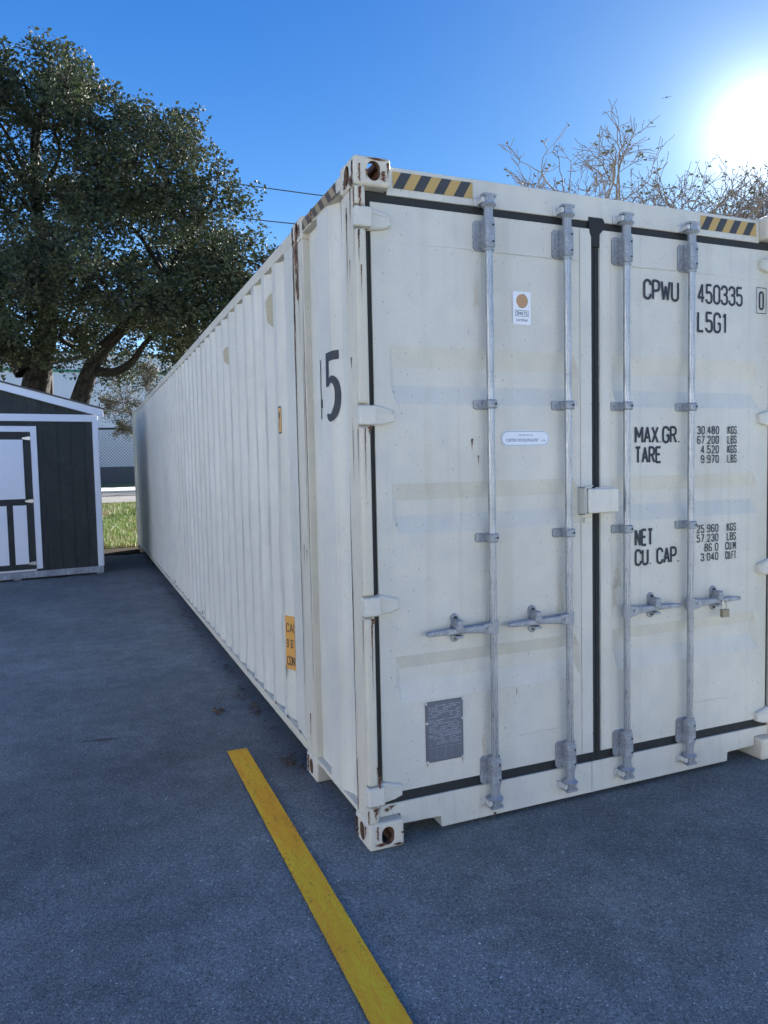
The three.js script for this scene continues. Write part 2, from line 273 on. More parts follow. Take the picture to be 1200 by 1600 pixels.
for (const s of [-1, 1]) {
  const X = (a, b) => atX(s, a, b);
  for (const [z0, z1] of [[-0.762, -0.178], [-12.776, -0.94], [-13.538, -12.954]]) part('top_side_rail', bx(...X(0, 0.062), 2.805, 2.872, z0, z1, 0.006), M.frame, box);
  part('bottom_side_rail', [bx(...X(0.0, 0.05), s < 0 ? 0.118 : 0.03, 0.165, -12.776, -0.94, 0.004), bx(...X(-0.004, 0.02), 0.165, 0.174, -12.776, -0.94, 0.002)], M.frame, box);  // right-hand rail carried lower: added depth keeps sun from leaking underneath
  for (const [z0, z1] of [[-0.764, -0.15], [-13.566, -12.952]]) part('bottom_side_rail', bx(...X(0.004, 0.055), s < 0 ? 0.112 : 0.03, 0.135, z0, z1, 0.003), M.frame, box);  // right-hand end lengths also hang lower to block the sun
  for (const f of [0, 1]) {   // corner posts of the door end and of the closed end
    const Z = (a, b) => f ? [-LEN - b, -LEN - a] : [a, b];
    part('corner_post', bx(...X(0.004, 0.062), 0.118, 2.778, ...Z(-0.158, -0.046), 0.006), M.frame, box);
    part('corner_post', bx(...X(0.002, 0.075), 0.118, 2.778, ...Z(-0.764, -0.80).sort((a, b) => a - b), 0), M.frame, box).name = 'intermediate_post_flange';
    part('intermediate_post', bx(...X(0, 0.07), 0.118, 2.778, ...Z(-0.94, -0.762), 0.005), M.frame, box);
    if (!f) {
      let y = 0.118; const bars = [];
      for (const h of [...HINGE_Y].reverse()) { bars.push([y, h - 0.047]); y = h + 0.047; } bars.push([y, 2.778]);
      part('hinge_post', bars.map(([a, b]) => bx(...X(0.0, 0.046), a, b, -0.043, -0.003, 0.012)), M.frame, box);
    } else part('hinge_post', bx(...X(0, 0.062), 0.118, 2.778, -LEN, -LEN + 0.043, 0.01), M.frame, box);
  }
}
// castings: hollow blocks with oval openings to the end, the side and above or below
const evaluator = new Evaluator();
function casting(x0, z0, y0, outX, outZ, top) {   // block x0..x0+.162, z0..z0+.178
  const w = 0.162, h = 0.118, d = 0.178;
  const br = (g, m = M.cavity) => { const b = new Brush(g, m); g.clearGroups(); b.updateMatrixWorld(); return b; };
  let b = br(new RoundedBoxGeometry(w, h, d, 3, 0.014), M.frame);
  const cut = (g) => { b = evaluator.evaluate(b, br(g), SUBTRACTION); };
  cut(new THREE.BoxGeometry(w - 0.056, h - 0.05, d - 0.056));
  const oval = (a, bb, depth) => { const s = new THREE.Shape(), r = Math.min(a, bb) / 2; const pts = []; for (let i = 0; i < 24; i++) { const t = i / 24 * 2 * Math.PI + 0.001, c = Math.cos(t), q = Math.sin(t); pts.push(new THREE.Vector2(c * r + (a > bb ? Math.sign(c) * (a / 2 - r) : 0), q * r + (bb > a ? Math.sign(q) * (bb / 2 - r) : 0))); } s.setFromPoints(pts); return new THREE.ExtrudeGeometry(s, { depth, bevelEnabled: false }); };
  if (outZ) cut(oval(0.058, 0.079, 0.06).translate(0.004, 0, outZ > 0 ? d / 2 - 0.045 : -d / 2 - 0.015));
  if (outX) cut(oval(0.058, 0.079, 0.06).rotateY(Math.PI / 2).translate(outX > 0 ? w / 2 - 0.045 : -w / 2 - 0.015, 0, 0));
  cut(oval(0.063, 0.12, 0.06).rotateX(Math.PI / 2).translate(0, top ? h / 2 + 0.015 : -h / 2 + 0.045, 0));
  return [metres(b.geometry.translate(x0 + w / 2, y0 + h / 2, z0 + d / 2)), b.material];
}
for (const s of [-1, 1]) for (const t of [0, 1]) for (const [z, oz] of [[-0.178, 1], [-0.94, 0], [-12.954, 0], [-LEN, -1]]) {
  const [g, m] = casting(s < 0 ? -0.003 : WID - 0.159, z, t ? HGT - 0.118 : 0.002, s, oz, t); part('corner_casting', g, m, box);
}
// roof, closed end, floor
{
  const g = new THREE.PlaneGeometry(WID - 0.1, LEN - 0.3, 2, 260).rotateX(-Math.PI / 2).translate(WID / 2, 0, -LEN / 2), p = g.attributes.position;
  for (let i = 0; i < p.count; i++) p.setY(i, 2.862 + (Math.abs((p.getZ(i) * 3.6 % 1 + 1) % 1 - 0.5) > 0.25 ? 0.015 : 0));
  part('roof', metres(g.toNonIndexed()), M.paint, box).geometry.computeVertexNormals();
  const ends = [], n = 9; for (let i = 0; i < n; i++) { const a = 0.062 + i * (WID - 0.124) / n, w = (WID - 0.124) / n; ends.push(bx(a, a + w * 0.5, 0.16, 2.82, -LEN + 0.01, -LEN + 0.03, 0), bx(a + w * 0.5, a + w, 0.16, 2.82, -LEN + 0.045, -LEN + 0.06, 0)); }
  part('end_wall', ends, M.paint, box);
  part('end_rail', bx(0.16, WID - 0.16, 2.78, 2.87, -LEN + 0.01, -LEN + 0.08), M.paint, box); part('end_rail', bx(0.16, WID - 0.16, 0.02, 0.17, -LEN + 0.01, -LEN + 0.08), M.paint, box);
  part('floor', bx(0.05, WID - 0.05, 0.150, 0.178, -LEN + 0.1, -0.13, 0), M.floor, box);
  for (let i = 0; i < 40; i++) part('cross_member', bx(0.052, WID - 0.052, 0.045, 0.149, -LEN + 0.3 + i * 0.33, -LEN + 0.345 + i * 0.33, 0), M.frame, box);
}
// header and sill of the door frame
const ZD = -0.05;
part('door_header', [bx(0.1585, WID - 0.1585, 2.768, 2.884, -0.115, ZD, 0.004), bx(0.062, WID - 0.062, 2.74, 2.778, -0.118, -0.075, 0)], M.paint, box);
part('door_sill', plateXY([[0.063, 0.122], [0.063, 0.172], [2.375, 0.172], [2.375, 0.122], [2.276, 0.122], [2.276, 0.072], [2.082, 0.068], [2.078, 0.02], [0.366, 0.018], [0.360, 0.068], [0.162, 0.073], [0.162, 0.122]], -0.15, ZD, 0.002), M.paint, box);
for (const x of [1.19]) part('weld_bead', pathTube([[x, 0.02, ZD + 0.001], [x + 0.001, 0.09, ZD + 0.0015], [x, 0.172, ZD + 0.001]], 0.004, 5), M.paint, box);
// doors
const TROUGH = [[2.148, 2.062, 1.985, 1.905], [1.563, 1.492, 1.425, 1.350], [0.815, 0.757, 0.695, 0.612]];
function leaf(x0, x1, t0, t1) {
  const y0 = 0.220, y1 = 2.732, xs = [x0, t0 - 0.001, t0 + 0.028, t0 + 0.06, t0 + 0.25, (t0 + t1) / 2, t1 - 0.25, t1 - 0.06, t1 - 0.028, t1 + 0.001, x1], ys = [y0, 0.4];
  for (const t of [...TROUGH].reverse()) ys.push(t[3] - 0.002, t[2], t[1], t[0] + 0.002, t[0] + 0.12); ys.push(2.5, y1);
  ys.sort((a, b) => a - b);
  const depth = (x, y) => { let d = 0; for (const [a, b, c, e] of TROUGH) { const v = y >= a || y <= e ? 0 : y > b ? (a - y) / (a - b) : y < c ? (y - e) / (c - e) : 1; const u = Math.min(1, Math.max(0, Math.min(x - t0, t1 - x) / 0.028)); d = Math.max(d, Math.min(u, v)); } return d * 0.025; };
  const pos = [], uv = [];
  const P = (x, y) => { const e = Math.min(1, Math.max(0, Math.min(x - x0, x1 - x, y - y0, y1 - y) / 0.1)); return [x, y, ZD - depth(x, y) + fbm(x * 2.2, y * 1.8, 60) * 0.006 * e]; };
  const quad = (a, b, c, d) => { for (const q of [a, b, d, b, c, d]) { pos.push(...q); uv.push(q[0] + q[2], q[1]); } };
  for (let i = 0; i < xs.length - 1; i++) for (let j = 0; j < ys.length - 1; j++) quad(P(xs[i], ys[j]), P(xs[i + 1], ys[j]), P(xs[i + 1], ys[j + 1]), P(xs[i], ys[j + 1]));
  const bk = -0.105, f = [[x0, y0], [x1, y0], [x1, y1], [x0, y1]];
  f.forEach((a, i) => { const b = f[(i + 1) % 4]; quad([...a, bk], [...b, bk], [...b, ZD], [...a, ZD]); });
  quad([x1, y0, bk], [x0, y0, bk], [x0, y1, bk], [x1, y1, bk]);
  const g = new THREE.BufferGeometry(); g.setAttribute('position', new THREE.Float32BufferAttribute(pos, 3)); g.setAttribute('uv', new THREE.Float32BufferAttribute(uv, 2)); g.computeVertexNormals(); return g;
}
const doors = [];
[[0.083, 1.196, 0.156, 1.120], [1.243, 2.352, 1.318, 2.283]].forEach(([x0, x1, t0, t1], k) => {
  const d = new THREE.Group(); d.name = 'door'; d.userData.label = k ? 'door leaf with stencilled weight table' : 'door leaf with stickers and grey data plate'; box.add(d); doors.push(d);
  part('door_panel', leaf(x0, x1, t0, t1), M.paint, d);
  // stiles and rails of the leaf stand a little proud of the sheet
  part('door_frame', k ? [bx(x0 + 0.001, x0 + 0.062, 0.2215, 2.7305, -0.09, ZD + 0.0045, 0.002)] : [bx(x1 - 0.066, x1 - 0.001, 0.2215, 2.7305, -0.09, ZD + 0.0045, 0.002)], M.paint, d);
  const r = rngOf(70 + k), pts = []; for (let i = 0; i <= 30; i++) pts.push([x0 + 0.075 + (x1 - x0 - 0.15) * i / 30, 2.578 + (r() - 0.5) * 0.004, ZD + 0.0005]);
  part('weld_bead', pathTube(pts, 0.0022, 4), M.paint, d);
  const low = []; for (let i = 0; i <= 24; i++) low.push([x0 + 0.075 + (x1 - x0 - 0.15) * i / 24, 0.372 + (r() - 0.5) * 0.003, ZD]);
  part('weld_bead', pathTube(low, 0.0014, 4), M.paint, d);
  const gx0 = k ? 1.2225 : 0.066, gx1 = k ? 2.374 : 1.2195;
  part('gasket', [bx(gx0, gx1, 2.70, 2.778, -0.098, -0.058, 0.004), bx(gx0, gx1, 0.168, 0.24, -0.098, -0.058, 0.004), k ? bx(2.346, 2.374, 0.16, 2.77, -0.098, -0.059, 0.003) : bx(0.065, 0.09, 0.16, 2.77, -0.098, -0.059, 0.003), k ? bx(1.2205, 1.26, 0.17, 2.77, -0.1, -0.056, 0.004) : bx(1.18, 1.2190, 0.17, 2.77, -0.1, -0.056, 0.004)], M.rubber, d);
  if (!k) part('gasket_corner', plateXY([[1.182, 2.786], [1.262, 2.786], [1.272, 2.772], [1.268, 2.735], [1.245, 2.71], [1.243, 2.65], [1.197, 2.65], [1.195, 2.69], [1.184, 2.715]], -0.062, ZD + 0.006, 0.002), M.rubber, d);
  for (const y of HINGE_Y) {
    const X = (x) => k ? WID - x : x, pts = [[0.066, -0.043], [0.066, 0.042], [0.085, 0.046], [0.115, 0.036], [0.165, 0.022], [0.165, -0.024], [0.13, -0.036], [0.085, -0.042]].map(([a, b]) => [X(a), y + b]);
    if (k) pts.reverse();
    const lugs = k ? bx(WID - 0.075, WID + 0.002, y - 0.041, y + 0.041, -0.044, 0.0, 0.009) : bx(-0.002, 0.075, y - 0.041, y + 0.041, -0.044, 0.0, 0.009);
    part('hinge', [lugs, plateXY(pts, -0.058, -0.024, 0.006)], M.paint, d);
    part('hinge_rib', plateXY([[0.08, 0.03], [0.15, 0.015], [0.15, 0.008], [0.08, 0.02]].map(([a, b]) => [X(a), y + b])[k ? 'reverse' : 'slice'](), -0.03, -0.0215, 0.001), M.paint, d);
  }
});
// locking bars with bearings, guides, cams and handles
const ZB = -0.010;
const BARS = [[0.620, -1, 0.443], [1.032, -1, 0.850], [1.372, 1, 1.552], [1.776, 1, 1.966]];
for (const [x, dir, rx] of BARS) {
  const b = new THREE.Group(); b.name = 'locking_bar'; b.position.set(x, 0, ZB); box.add(b);
  const rod = clean(new THREE.CylinderGeometry(0.0168, 0.0168, 2.42, 18, 1).translate(0, 1.44, 0));
  part('rod', rod, M.galv, b);
  for (const [ya, yb, up] of [[2.575, 2.705, 1], [0.178, 0.308, -1]]) {
    const c = (ya + yb) / 2;
    part('bearing_plate', plateXY([[-0.057, ya + 0.012], [-0.046, ya], [0.022, ya], [0.022, yb], [-0.046, yb], [-0.057, yb - 0.012]], ZD - ZB - 0.004, ZD - ZB + 0.010, 0.002), M.cast, b);
    part('bearing', [bx(-0.024, 0.025, ya + 0.002, yb - 0.002, ZD - ZB, 0.0225, 0.012), cyl(0.0225, 0.0225, up > 0 ? ya - 0.006 : yb - 0.004, up > 0 ? ya + 0.004 : yb + 0.008)], M.cast, b);
    for (const y of [ya + 0.03, yb - 0.03]) { part('bolt', discZ(0.0052, 0.011, y, 0.018, 0.0245), M.bolt, b); part('bolt', discZ(0.006, -0.045, y, ZD - ZB + 0.006, ZD - ZB + 0.014), M.cast, b); }
  }
  for (const y of [1.905, 1.312]) {
    part('guide', [plateXY([[-0.066, y - 0.016], [-0.058, y - 0.021], [0.0, y - 0.021], [0.0, y + 0.021], [-0.058, y + 0.021], [-0.066, y + 0.016]], ZD - ZB - 0.004, ZD - ZB + 0.011, 0.002), bx(-0.022, 0.026, y - 0.0205, y + 0.0205, ZD - ZB, 0.0225, 0.009)], M.cast, b);
    part('bolt', discZ(0.0055, 0.013, y, 0.018, 0.0255), M.bolt, b);
  }
  // cam ends: necked collar, flange and forked head gripping the keeper
  for (const up of [1, -1]) {
    const Y = (v) => up > 0 ? 2.70 + v : 0.182 - v, cy = (r0, r1, a, c) => up > 0 ? cyl(r0, r1, Y(a), Y(c)) : cyl(r1, r0, Y(c), Y(a));
    const m = [cy(0.024, 0.0225, -0.01, 0.012), cy(0.0205, 0.0205, 0.012, 0.05), cy(0.021, 0.036, 0.05, 0.062), cy(0.036, 0.034, 0.062, 0.068)];
    const head = bx(-0.021, 0.021, Math.min(Y(0.066), Y(0.106)), Math.max(Y(0.066), Y(0.106)), -0.014, 0.018, 0.004), lip = bx(-0.032, 0.032, Math.min(Y(0.098), Y(0.110)), Math.max(Y(0.098), Y(0.110)), -0.016, 0.02, 0.003);
    part('cam', [...m, head, lip], M.cast, b);
    for (const q of [-1, 1]) { const k = []; k.push(bx(x + q * 0.030 - 0.009, x + q * 0.030 + 0.009, Math.min(Y(0.070), Y(0.096)), Math.max(Y(0.070), Y(0.096)), ZD - 0.004, ZB + 0.014, 0.006)); k.push(bx(x + q * 0.040 - 0.012, x + q * 0.040 + 0.012, Math.min(Y(0.066), Y(0.1)), Math.max(Y(0.066), Y(0.1)), ZD - 0.004, ZD + 0.012, 0.004)); part('cam_keeper', k, M.steelPaint ??= std(lin(0.6, 0.6, 0.57), { roughness: 0.45, metalness: 0.2 }), box); }
  }
  // handle: eye plate on the rod, twisted flat arm, tapered grip
  const H = (pts, z0, z1, bv) => plateXY(dir > 0 ? pts.map(([a, c]) => [a, c]) : pts.map(([a, c]) => [-a, c]).reverse(), z0, z1, bv);
  const hy = 0.909, reach = Math.abs(rx - x);
  part('handle_hub', [H([[0.008, hy - 0.028], [0.052, hy - 0.024], [0.056, hy + 0.02], [0.008, hy + 0.027]], -0.006, 0.018, 0.003), cyl(0.0225, 0.0225, hy - 0.03, hy + 0.028)], M.cast, b);
  part('bolt', [discZ(0.009, dir * 0.034, hy, 0.016, 0.0245, 6)], M.galv, b);
  part('handle', [H([[0.046, hy - 0.02], [reach - 0.03, hy - 0.013], [reach + 0.04, hy - 0.012], [0.33, hy - 0.010], [0.338, hy - 0.004], [0.338, hy + 0.006], [0.33, hy + 0.010], [reach + 0.05, hy + 0.016], [reach - 0.02, hy + 0.016], [0.046, hy + 0.018]], -0.004, 0.014, 0.005)], M.cast, b);
  const rt = new THREE.Group(); rt.name = 'handle_retainer'; rt.position.set(rx, hy + 0.008, 0); box.add(rt);
  part('retainer_plate', stadium(0.046, 0.128, ZD - 0.004, ZD + 0.007, 0, 0, 0.002), M.cast, rt);
  for (const q of [-1, 1]) part('rivet', discZ(0.0085, 0.002, q * 0.045, ZD + 0.004, ZD + 0.0125), M.bolt, rt);
  part('retainer_catch', [plateXY([[-0.016, 0.006], [0.016, 0.006], [0.012, 0.042], [-0.012, 0.042]], ZD + 0.004, 0.011, 0.003), plateXY([[-0.02, 0.0], [0.022, -0.016], [0.03, -0.008], [0.0, 0.022], [-0.02, 0.022]], 0.005, 0.0115, 0.002), bx(-0.018, 0.018, -0.040, -0.028, ZD + 0.004, 0.006, 0.003)], M.cast, rt);
}
// lock box across the door joint
{
  const lb = new THREE.Group(); lb.name = 'lock_box'; box.add(lb);
  part('lock_housing', [bx(1.115, 1.155, 1.392, 1.522, ZD - 0.004, ZD + 0.004, 0.001), bx(1.115, 1.12, 1.392, 1.522, ZD, ZD + 0.052, 0.001), bx(1.115, 1.155, 1.517, 1.522, ZD, ZD + 0.052, 0.001), bx(1.115, 1.155, 1.392, 1.397, ZD, ZD + 0.052, 0.001)], M.paint, lb);
  part('lock_cover', [bx(1.128, 1.306, 1.398, 1.515, ZD + 0.012, ZD + 0.066, 0.010), bx(1.20, 1.29, 1.512, 1.521, ZD + 0.016, ZD + 0.05, 0.004)], M.paint, lb);
  part('lock_rod', pathTube([[1.118, 1.394, ZD + 0.056], [1.118, 1.45, ZD + 0.0565], [1.118, 1.522, ZD + 0.056], [1.123, 1.527, ZD + 0.056], [1.16, 1.5285, ZD + 0.056]], 0.0032, 6), M.steelPaint, lb);
  part('lock_rod', pathTube([[1.304, 1.463, ZD + 0.04], [1.316, 1.463, ZD + 0.04], [1.322, 1.470, ZD + 0.04], [1.324, 1.487, ZD + 0.04]], 0.0032, 6), M.steelPaint, lb);
  part('lock_bracket', bx(1.138, 1.18, 1.352, 1.375, ZD - 0.002, ZD + 0.022, 0.002), M.paint, lb);
}
// padlock on the handle nearest the right jamb: hangs by its shackle, a thing of its own
{
  const p = thing('padlock', 'small brass padlock hanging from the locking handle of the container door', 'padlock', [1.990, 0.842, 0.008]);
  part('lock_body', bx(-0.023, 0.023, -0.02, 0.022, -0.010, 0.012, 0.004), M.brass, p);
  part('shackle', pathTube([[0.013, 0.02, 0], [0.013, 0.058, 0], [0.009, 0.07, 0], [0.0, 0.075, 0], [-0.009, 0.07, 0], [-0.013, 0.058, 0], [-0.013, 0.02, 0]], 0.0038, 8), M.steel, p);
}
// ---------- marks on the doors
const INK = '#2c3038';
{
  const [D0, D1] = doors, ZP = ZD + 0.0035;
  const sheet = (name, x0, x1, y0, y1, px, draw, parent, o, z = ZP) => { const [c, x] = canvasOf(Math.round((x1 - x0) * px), Math.round((y1 - y0) * px)); const X = (v) => (v - x0) * px, Y = (v) => (y1 - v) * px; x.strokeStyle = x.fillStyle = INK; draw(x, X, Y, c); return part(name, sheetXY(x0, x1, y0, y1, z), printMat(c, o), parent); };
  const T = (x, X, Y, s, a, b, t, bo, w, g) => strokeText(x, s, X(a), X(b), Y(t), Y(bo), w, g);
  sheet('serial_number', 1.495, 2.335, 2.26, 2.55, 1500, (x, X, Y) => {
    T(x, X, Y, 'CPWU', 1.506, 1.731, 2.527, 2.426, 0.125, 0.2); T(x, X, Y, '450335', 1.852, 2.162, 2.531, 2.429, 0.125, 0.21); T(x, X, Y, 'L5G1', 1.85, 2.066, 2.392, 2.284, 0.125, 0.2);
    T(x, X, Y, '0', 2.275, 2.312, 2.519, 2.420, 0.11); x.lineWidth = 5; x.strokeRect(X(2.258), Y(2.536), X(2.328) - X(2.258), Y(2.404) - Y(2.536));
  }, D1);
  const table = (t0, l1, l2, rows, r2) => {
    sheet('weight_table', 1.44, 2.16, t0 - 0.2, t0 + 0.012, 1500, (x, X, Y) => {
      T(x, X, Y, l1, 1.452, 1.452 + r2[0], t0, t0 - 0.088, 0.145); T(x, X, Y, l2, 1.452, 1.452 + r2[1], t0 - 0.1, t0 - 0.186, 0.145);
      rows.forEach(([n, u, w], i) => { const y = t0 - i * 0.0495; T(x, X, Y, n, 2.003 - w, 2.003, y, y - 0.043, 0.13, 0.3); T(x, X, Y, u, u.length > 4 ? 2.052 : 2.062, 2.137, y, y - 0.043, 0.12, 0.3); });
    }, D1);
  };
  table(1.812, 'MAX.GR.', 'TARE', [['30.480', 'KGS.', 0.148], ['67.200', 'LBS.', 0.148], ['4.520', 'KGS.', 0.122], ['9.970', 'LBS.', 0.122]], [0.289, 0.172]);
  table(1.304, 'NET', 'CU. CAP.', [['25.960', 'KGS.', 0.148], ['57.230', 'LBS.', 0.148], ['86.0', 'CU.M.', 0.096], ['3.040', 'CU.FT.', 0.12]], [0.119, 0.288]);
  sheet('certificate_sticker', 0.762, 0.858, 2.268, 2.415, 3000, (x, X, Y, c) => {
    x.fillStyle = '#e9ecee'; x.fillRect(0, 0, c.width, c.height); x.fillStyle = '#b9926c'; x.beginPath(); x.arc(X(0.811), Y(2.374), 90, 0, 7); x.fill(); x.strokeStyle = '#6d5a48'; x.lineWidth = 5; x.beginPath(); x.arc(X(0.811), Y(2.374), 92, -1.4, 2.2); x.stroke();
    x.beginPath(); x.moveTo(X(0.813), Y(2.398)); x.lineTo(X(0.820), Y(2.408)); x.stroke();
    x.strokeStyle = '#4a5260'; x.lineWidth = 6; x.strokeRect(X(0.776), Y(2.331), X(0.845) - X(0.776), Y(2.306) - Y(2.331)); strokeText(x, 'SMATS', X(0.781), X(0.840), Y(2.327), Y(2.310), 0.16, 0.22);
    x.fillStyle = '#3b4658'; x.font = 'bold 46px sans-serif'; x.textAlign = 'center'; x.save(); x.translate(X(0.81), Y(2.283)); x.scale(0.92, 1); x.fillText('Certified', 0, 0); x.restore();
  }, D0, { alphaTest: 0 });
  sheet('repair_label', 0.693, 0.955, 1.719, 1.791, 2400, (x, X, Y, c) => {
    const rr = (m) => { x.beginPath(); x.roundRect(m, m, c.width - 2 * m, c.height - 2 * m, (c.height - 2 * m) / 2); };
    x.fillStyle = '#e6ebf0'; rr(1); x.fill(); x.strokeStyle = '#5a6d88'; x.lineWidth = 5; rr(12); x.stroke(); x.fillStyle = '#5a6d88'; x.textAlign = 'center';
    x.font = '26px sans-serif'; x.fillText('FOR REPAIR USE', c.width / 2, 60); x.font = 'bold 44px sans-serif'; x.save(); x.translate(c.width / 2 - 44, 122); x.scale(0.8, 1); x.fillText('CORTEN OR EQUIVALENT', 0, 0); x.restore(); x.font = '26px sans-serif'; x.fillText('STEEL', c.width - 82, 122);
  }, D0);
  // data plate: etched grey metal sheet, rivets
  const plate = new THREE.Group(); plate.name = 'data_plate'; D0.add(plate);
  const [c, x] = canvasOf(560, 824), r = rngOf(81); x.fillStyle = '#6e747e'; x.fillRect(0, 0, 560, 824);
  for (let i = 0; i < 900; i++) { x.fillStyle = r() < 0.5 ? 'rgba(90,96,106,.35)' : 'rgba(140,146,154,.25)'; x.fillRect(r() * 560, r() * 824, 6 + r() * 30, 2 + r() * 8); }
  x.fillStyle = x.strokeStyle = '#a3a9b1'; x.lineWidth = 3;
  for (let j = 0; j < 22; j++) { const y = 40 + j * 26; let u = 30 + (j % 5 === 0 ? 60 : 0); while (u < 520) { const w = 14 + r() * 60; if (r() < 0.72) x.fillRect(u, y + r() * 3, Math.min(w, 530 - u), 9); u += w + 10; } }
  for (const y of [250, 470, 640]) { x.beginPath(); x.moveTo(14, y); x.lineTo(546, y); x.stroke(); } for (const u of [150, 280, 380]) { x.beginPath(); x.moveTo(u, 640); x.lineTo(u, 810); x.stroke(); }
  const body = plateXY([[0.301, 0.322], [0.47, 0.322], [0.478, 0.331], [0.478, 0.586], [0.470, 0.597], [0.301, 0.597], [0.291, 0.586], [0.291, 0.331]], ZD, ZD + 0.0038, 0.0008);
  part('plate_sheet', body, std(lin(0.17, 0.18, 0.2), { roughness: 0.5, metalness: 0.5 }), plate);
  part('plate_print', sheetXY(0.297, 0.474, 0.329, 0.591, ZD + 0.0052), std(0xffffff, { map: canvasMap(c), roughness: 0.5, metalness: 0.35 }), plate);
  for (const [px, py] of [[0.298, 0.327], [0.473, 0.327], [0.296, 0.503], [0.474, 0.503], [0.292, 0.592], [0.474, 0.594]]) part('rivet', discZ(0.0062, px, py, ZD + 0.002, ZD + 0.009), M.steelPaint, plate);
}
// ---------- tapes, labels and digits on frame and side wall
function hazard(w, h, n, lean, faded) { const [c, x] = canvasOf(w, h); x.fillStyle = '#bd9d5e'; if (faded) x.fillStyle = '#b0a083'; x.fillRect(0, 0, w, h); x.fillStyle = faded ? '#5e5650' : '#3a3d40'; const s = w / n; for (let i = -1; i <= n; i++) { const a = i * s; x.beginPath(); x.moveTo(a, h); x.lineTo(a + s * 0.5, h); x.lineTo(a + s * 0.5 + lean * s, 0); x.lineTo(a + lean * s, 0); x.fill(); } const r = rngOf(90); for (let i = 0; i < 700; i++) { x.fillStyle = `rgba(${150 + r() * 60 | 0},${140 + r() * 50 | 0},120,.16)`; x.fillRect(r() * w, r() * h, 2 + r() * 14, 1 + r() * 4); } return c; }
part('hazard_tape', sheetXY(0.186, 0.566, 2.798, 2.866, ZD + 0.0018), printMat(hazard(1024, 180, 4, 0.42), { alphaTest: 0 }), box);
part('hazard_tape', sheetXY(WID - 0.566, WID - 0.186, 2.798, 2.866, ZD + 0.0018), printMat(hazard(1024, 180, 4, 0.42), { alphaTest: 0 }), box);
for (const [z0, z1, n] of [[-0.752, -0.235, 5]]) part('hazard_tape', new THREE.PlaneGeometry(z1 - z0, 0.052).rotateY(-Math.PI / 2).translate(-0.0018, 2.8385, (z0 + z1) / 2), printMat(hazard(1024, 110, n, -0.5, true), { alphaTest: 0, roughness: 0.8, color: lin(0.75, 0.72, 0.68) }), box);
const profileAt = (profile, z) => { for (let i = 0; i < profile.length - 1; i++) { const [a, da] = profile[i], [b, db] = profile[i + 1]; if (z <= a && z >= b) return da + (db - da) * (a - z) / (a - b); } return 0; };
// a sheet pressed over the corrugation: zl is its left edge as read from outside
function draped(name, profile, zl, zr, y0, y1, mat, lift = 0.0022) {
  const zs = [zl, zr, ...profile.map((p) => p[0]).filter((z) => z > zl && z < zr)].sort((a, b) => a - b), pos = [], uv = [], idx = []; let len = 0; const at = [];
  zs.forEach((z, i) => { const d = profileAt(profile, z); if (i) len += Math.hypot(z - zs[i - 1], d - profileAt(profile, zs[i - 1])); at.push(len); });
  const rows = 6;
  zs.forEach((z, i) => { for (let j = 0; j <= rows; j++) { const y = y0 + (y1 - y0) * j / rows, edge = Math.sin(Math.PI * (y - 0.165) / 2.655), w = profileAt(profile, z); pos.push(w - lift + fbm(z * 1.7, y * 1.3, -5) * 0.006 * edge, y, z); uv.push(at[i] / len, j / rows); } });
  for (let i = 0; i < zs.length - 1; i++) for (let j = 0; j < rows; j++) { const a = i * (rows + 1) + j, b = a + rows + 1; idx.push(a, b, a + 1, a + 1, b, b + 1); }
  const g = new THREE.BufferGeometry(); g.setIndex(idx); g.setAttribute('position', new THREE.Float32BufferAttribute(pos, 3)); g.setAttribute('uv', new THREE.Float32BufferAttribute(uv, 2)); const q = g.toNonIndexed(); q.computeVertexNormals();
  return part(name, q, mat, box);
}
{
  const [c, x] = canvasOf(512, 512); x.strokeStyle = INK; strokeText(x, '4', 14, 240, 10, 505, 0.125); x.clearRect(240, 0, 272, 512);
  x.fillStyle = INK; // heavy-topped five
  x.beginPath(); x.moveTo(300, 10); x.lineTo(492, 8); x.lineTo(492, 72); x.lineTo(360, 74); x.lineTo(360, 200); x.bezierCurveTo(400, 160, 505, 170, 508, 320); x.bezierCurveTo(510, 450, 450, 506, 390, 506); x.bezierCurveTo(340, 506, 310, 480, 304, 452); x.lineTo(330, 440); x.bezierCurveTo(380, 470, 446, 440, 446, 320); x.bezierCurveTo(446, 220, 400, 214, 362, 250); x.lineTo(300, 252); x.fill();
  draped('length_digits', endProfile, -0.636, -0.303, 1.846, 2.172, printMat(c));
}
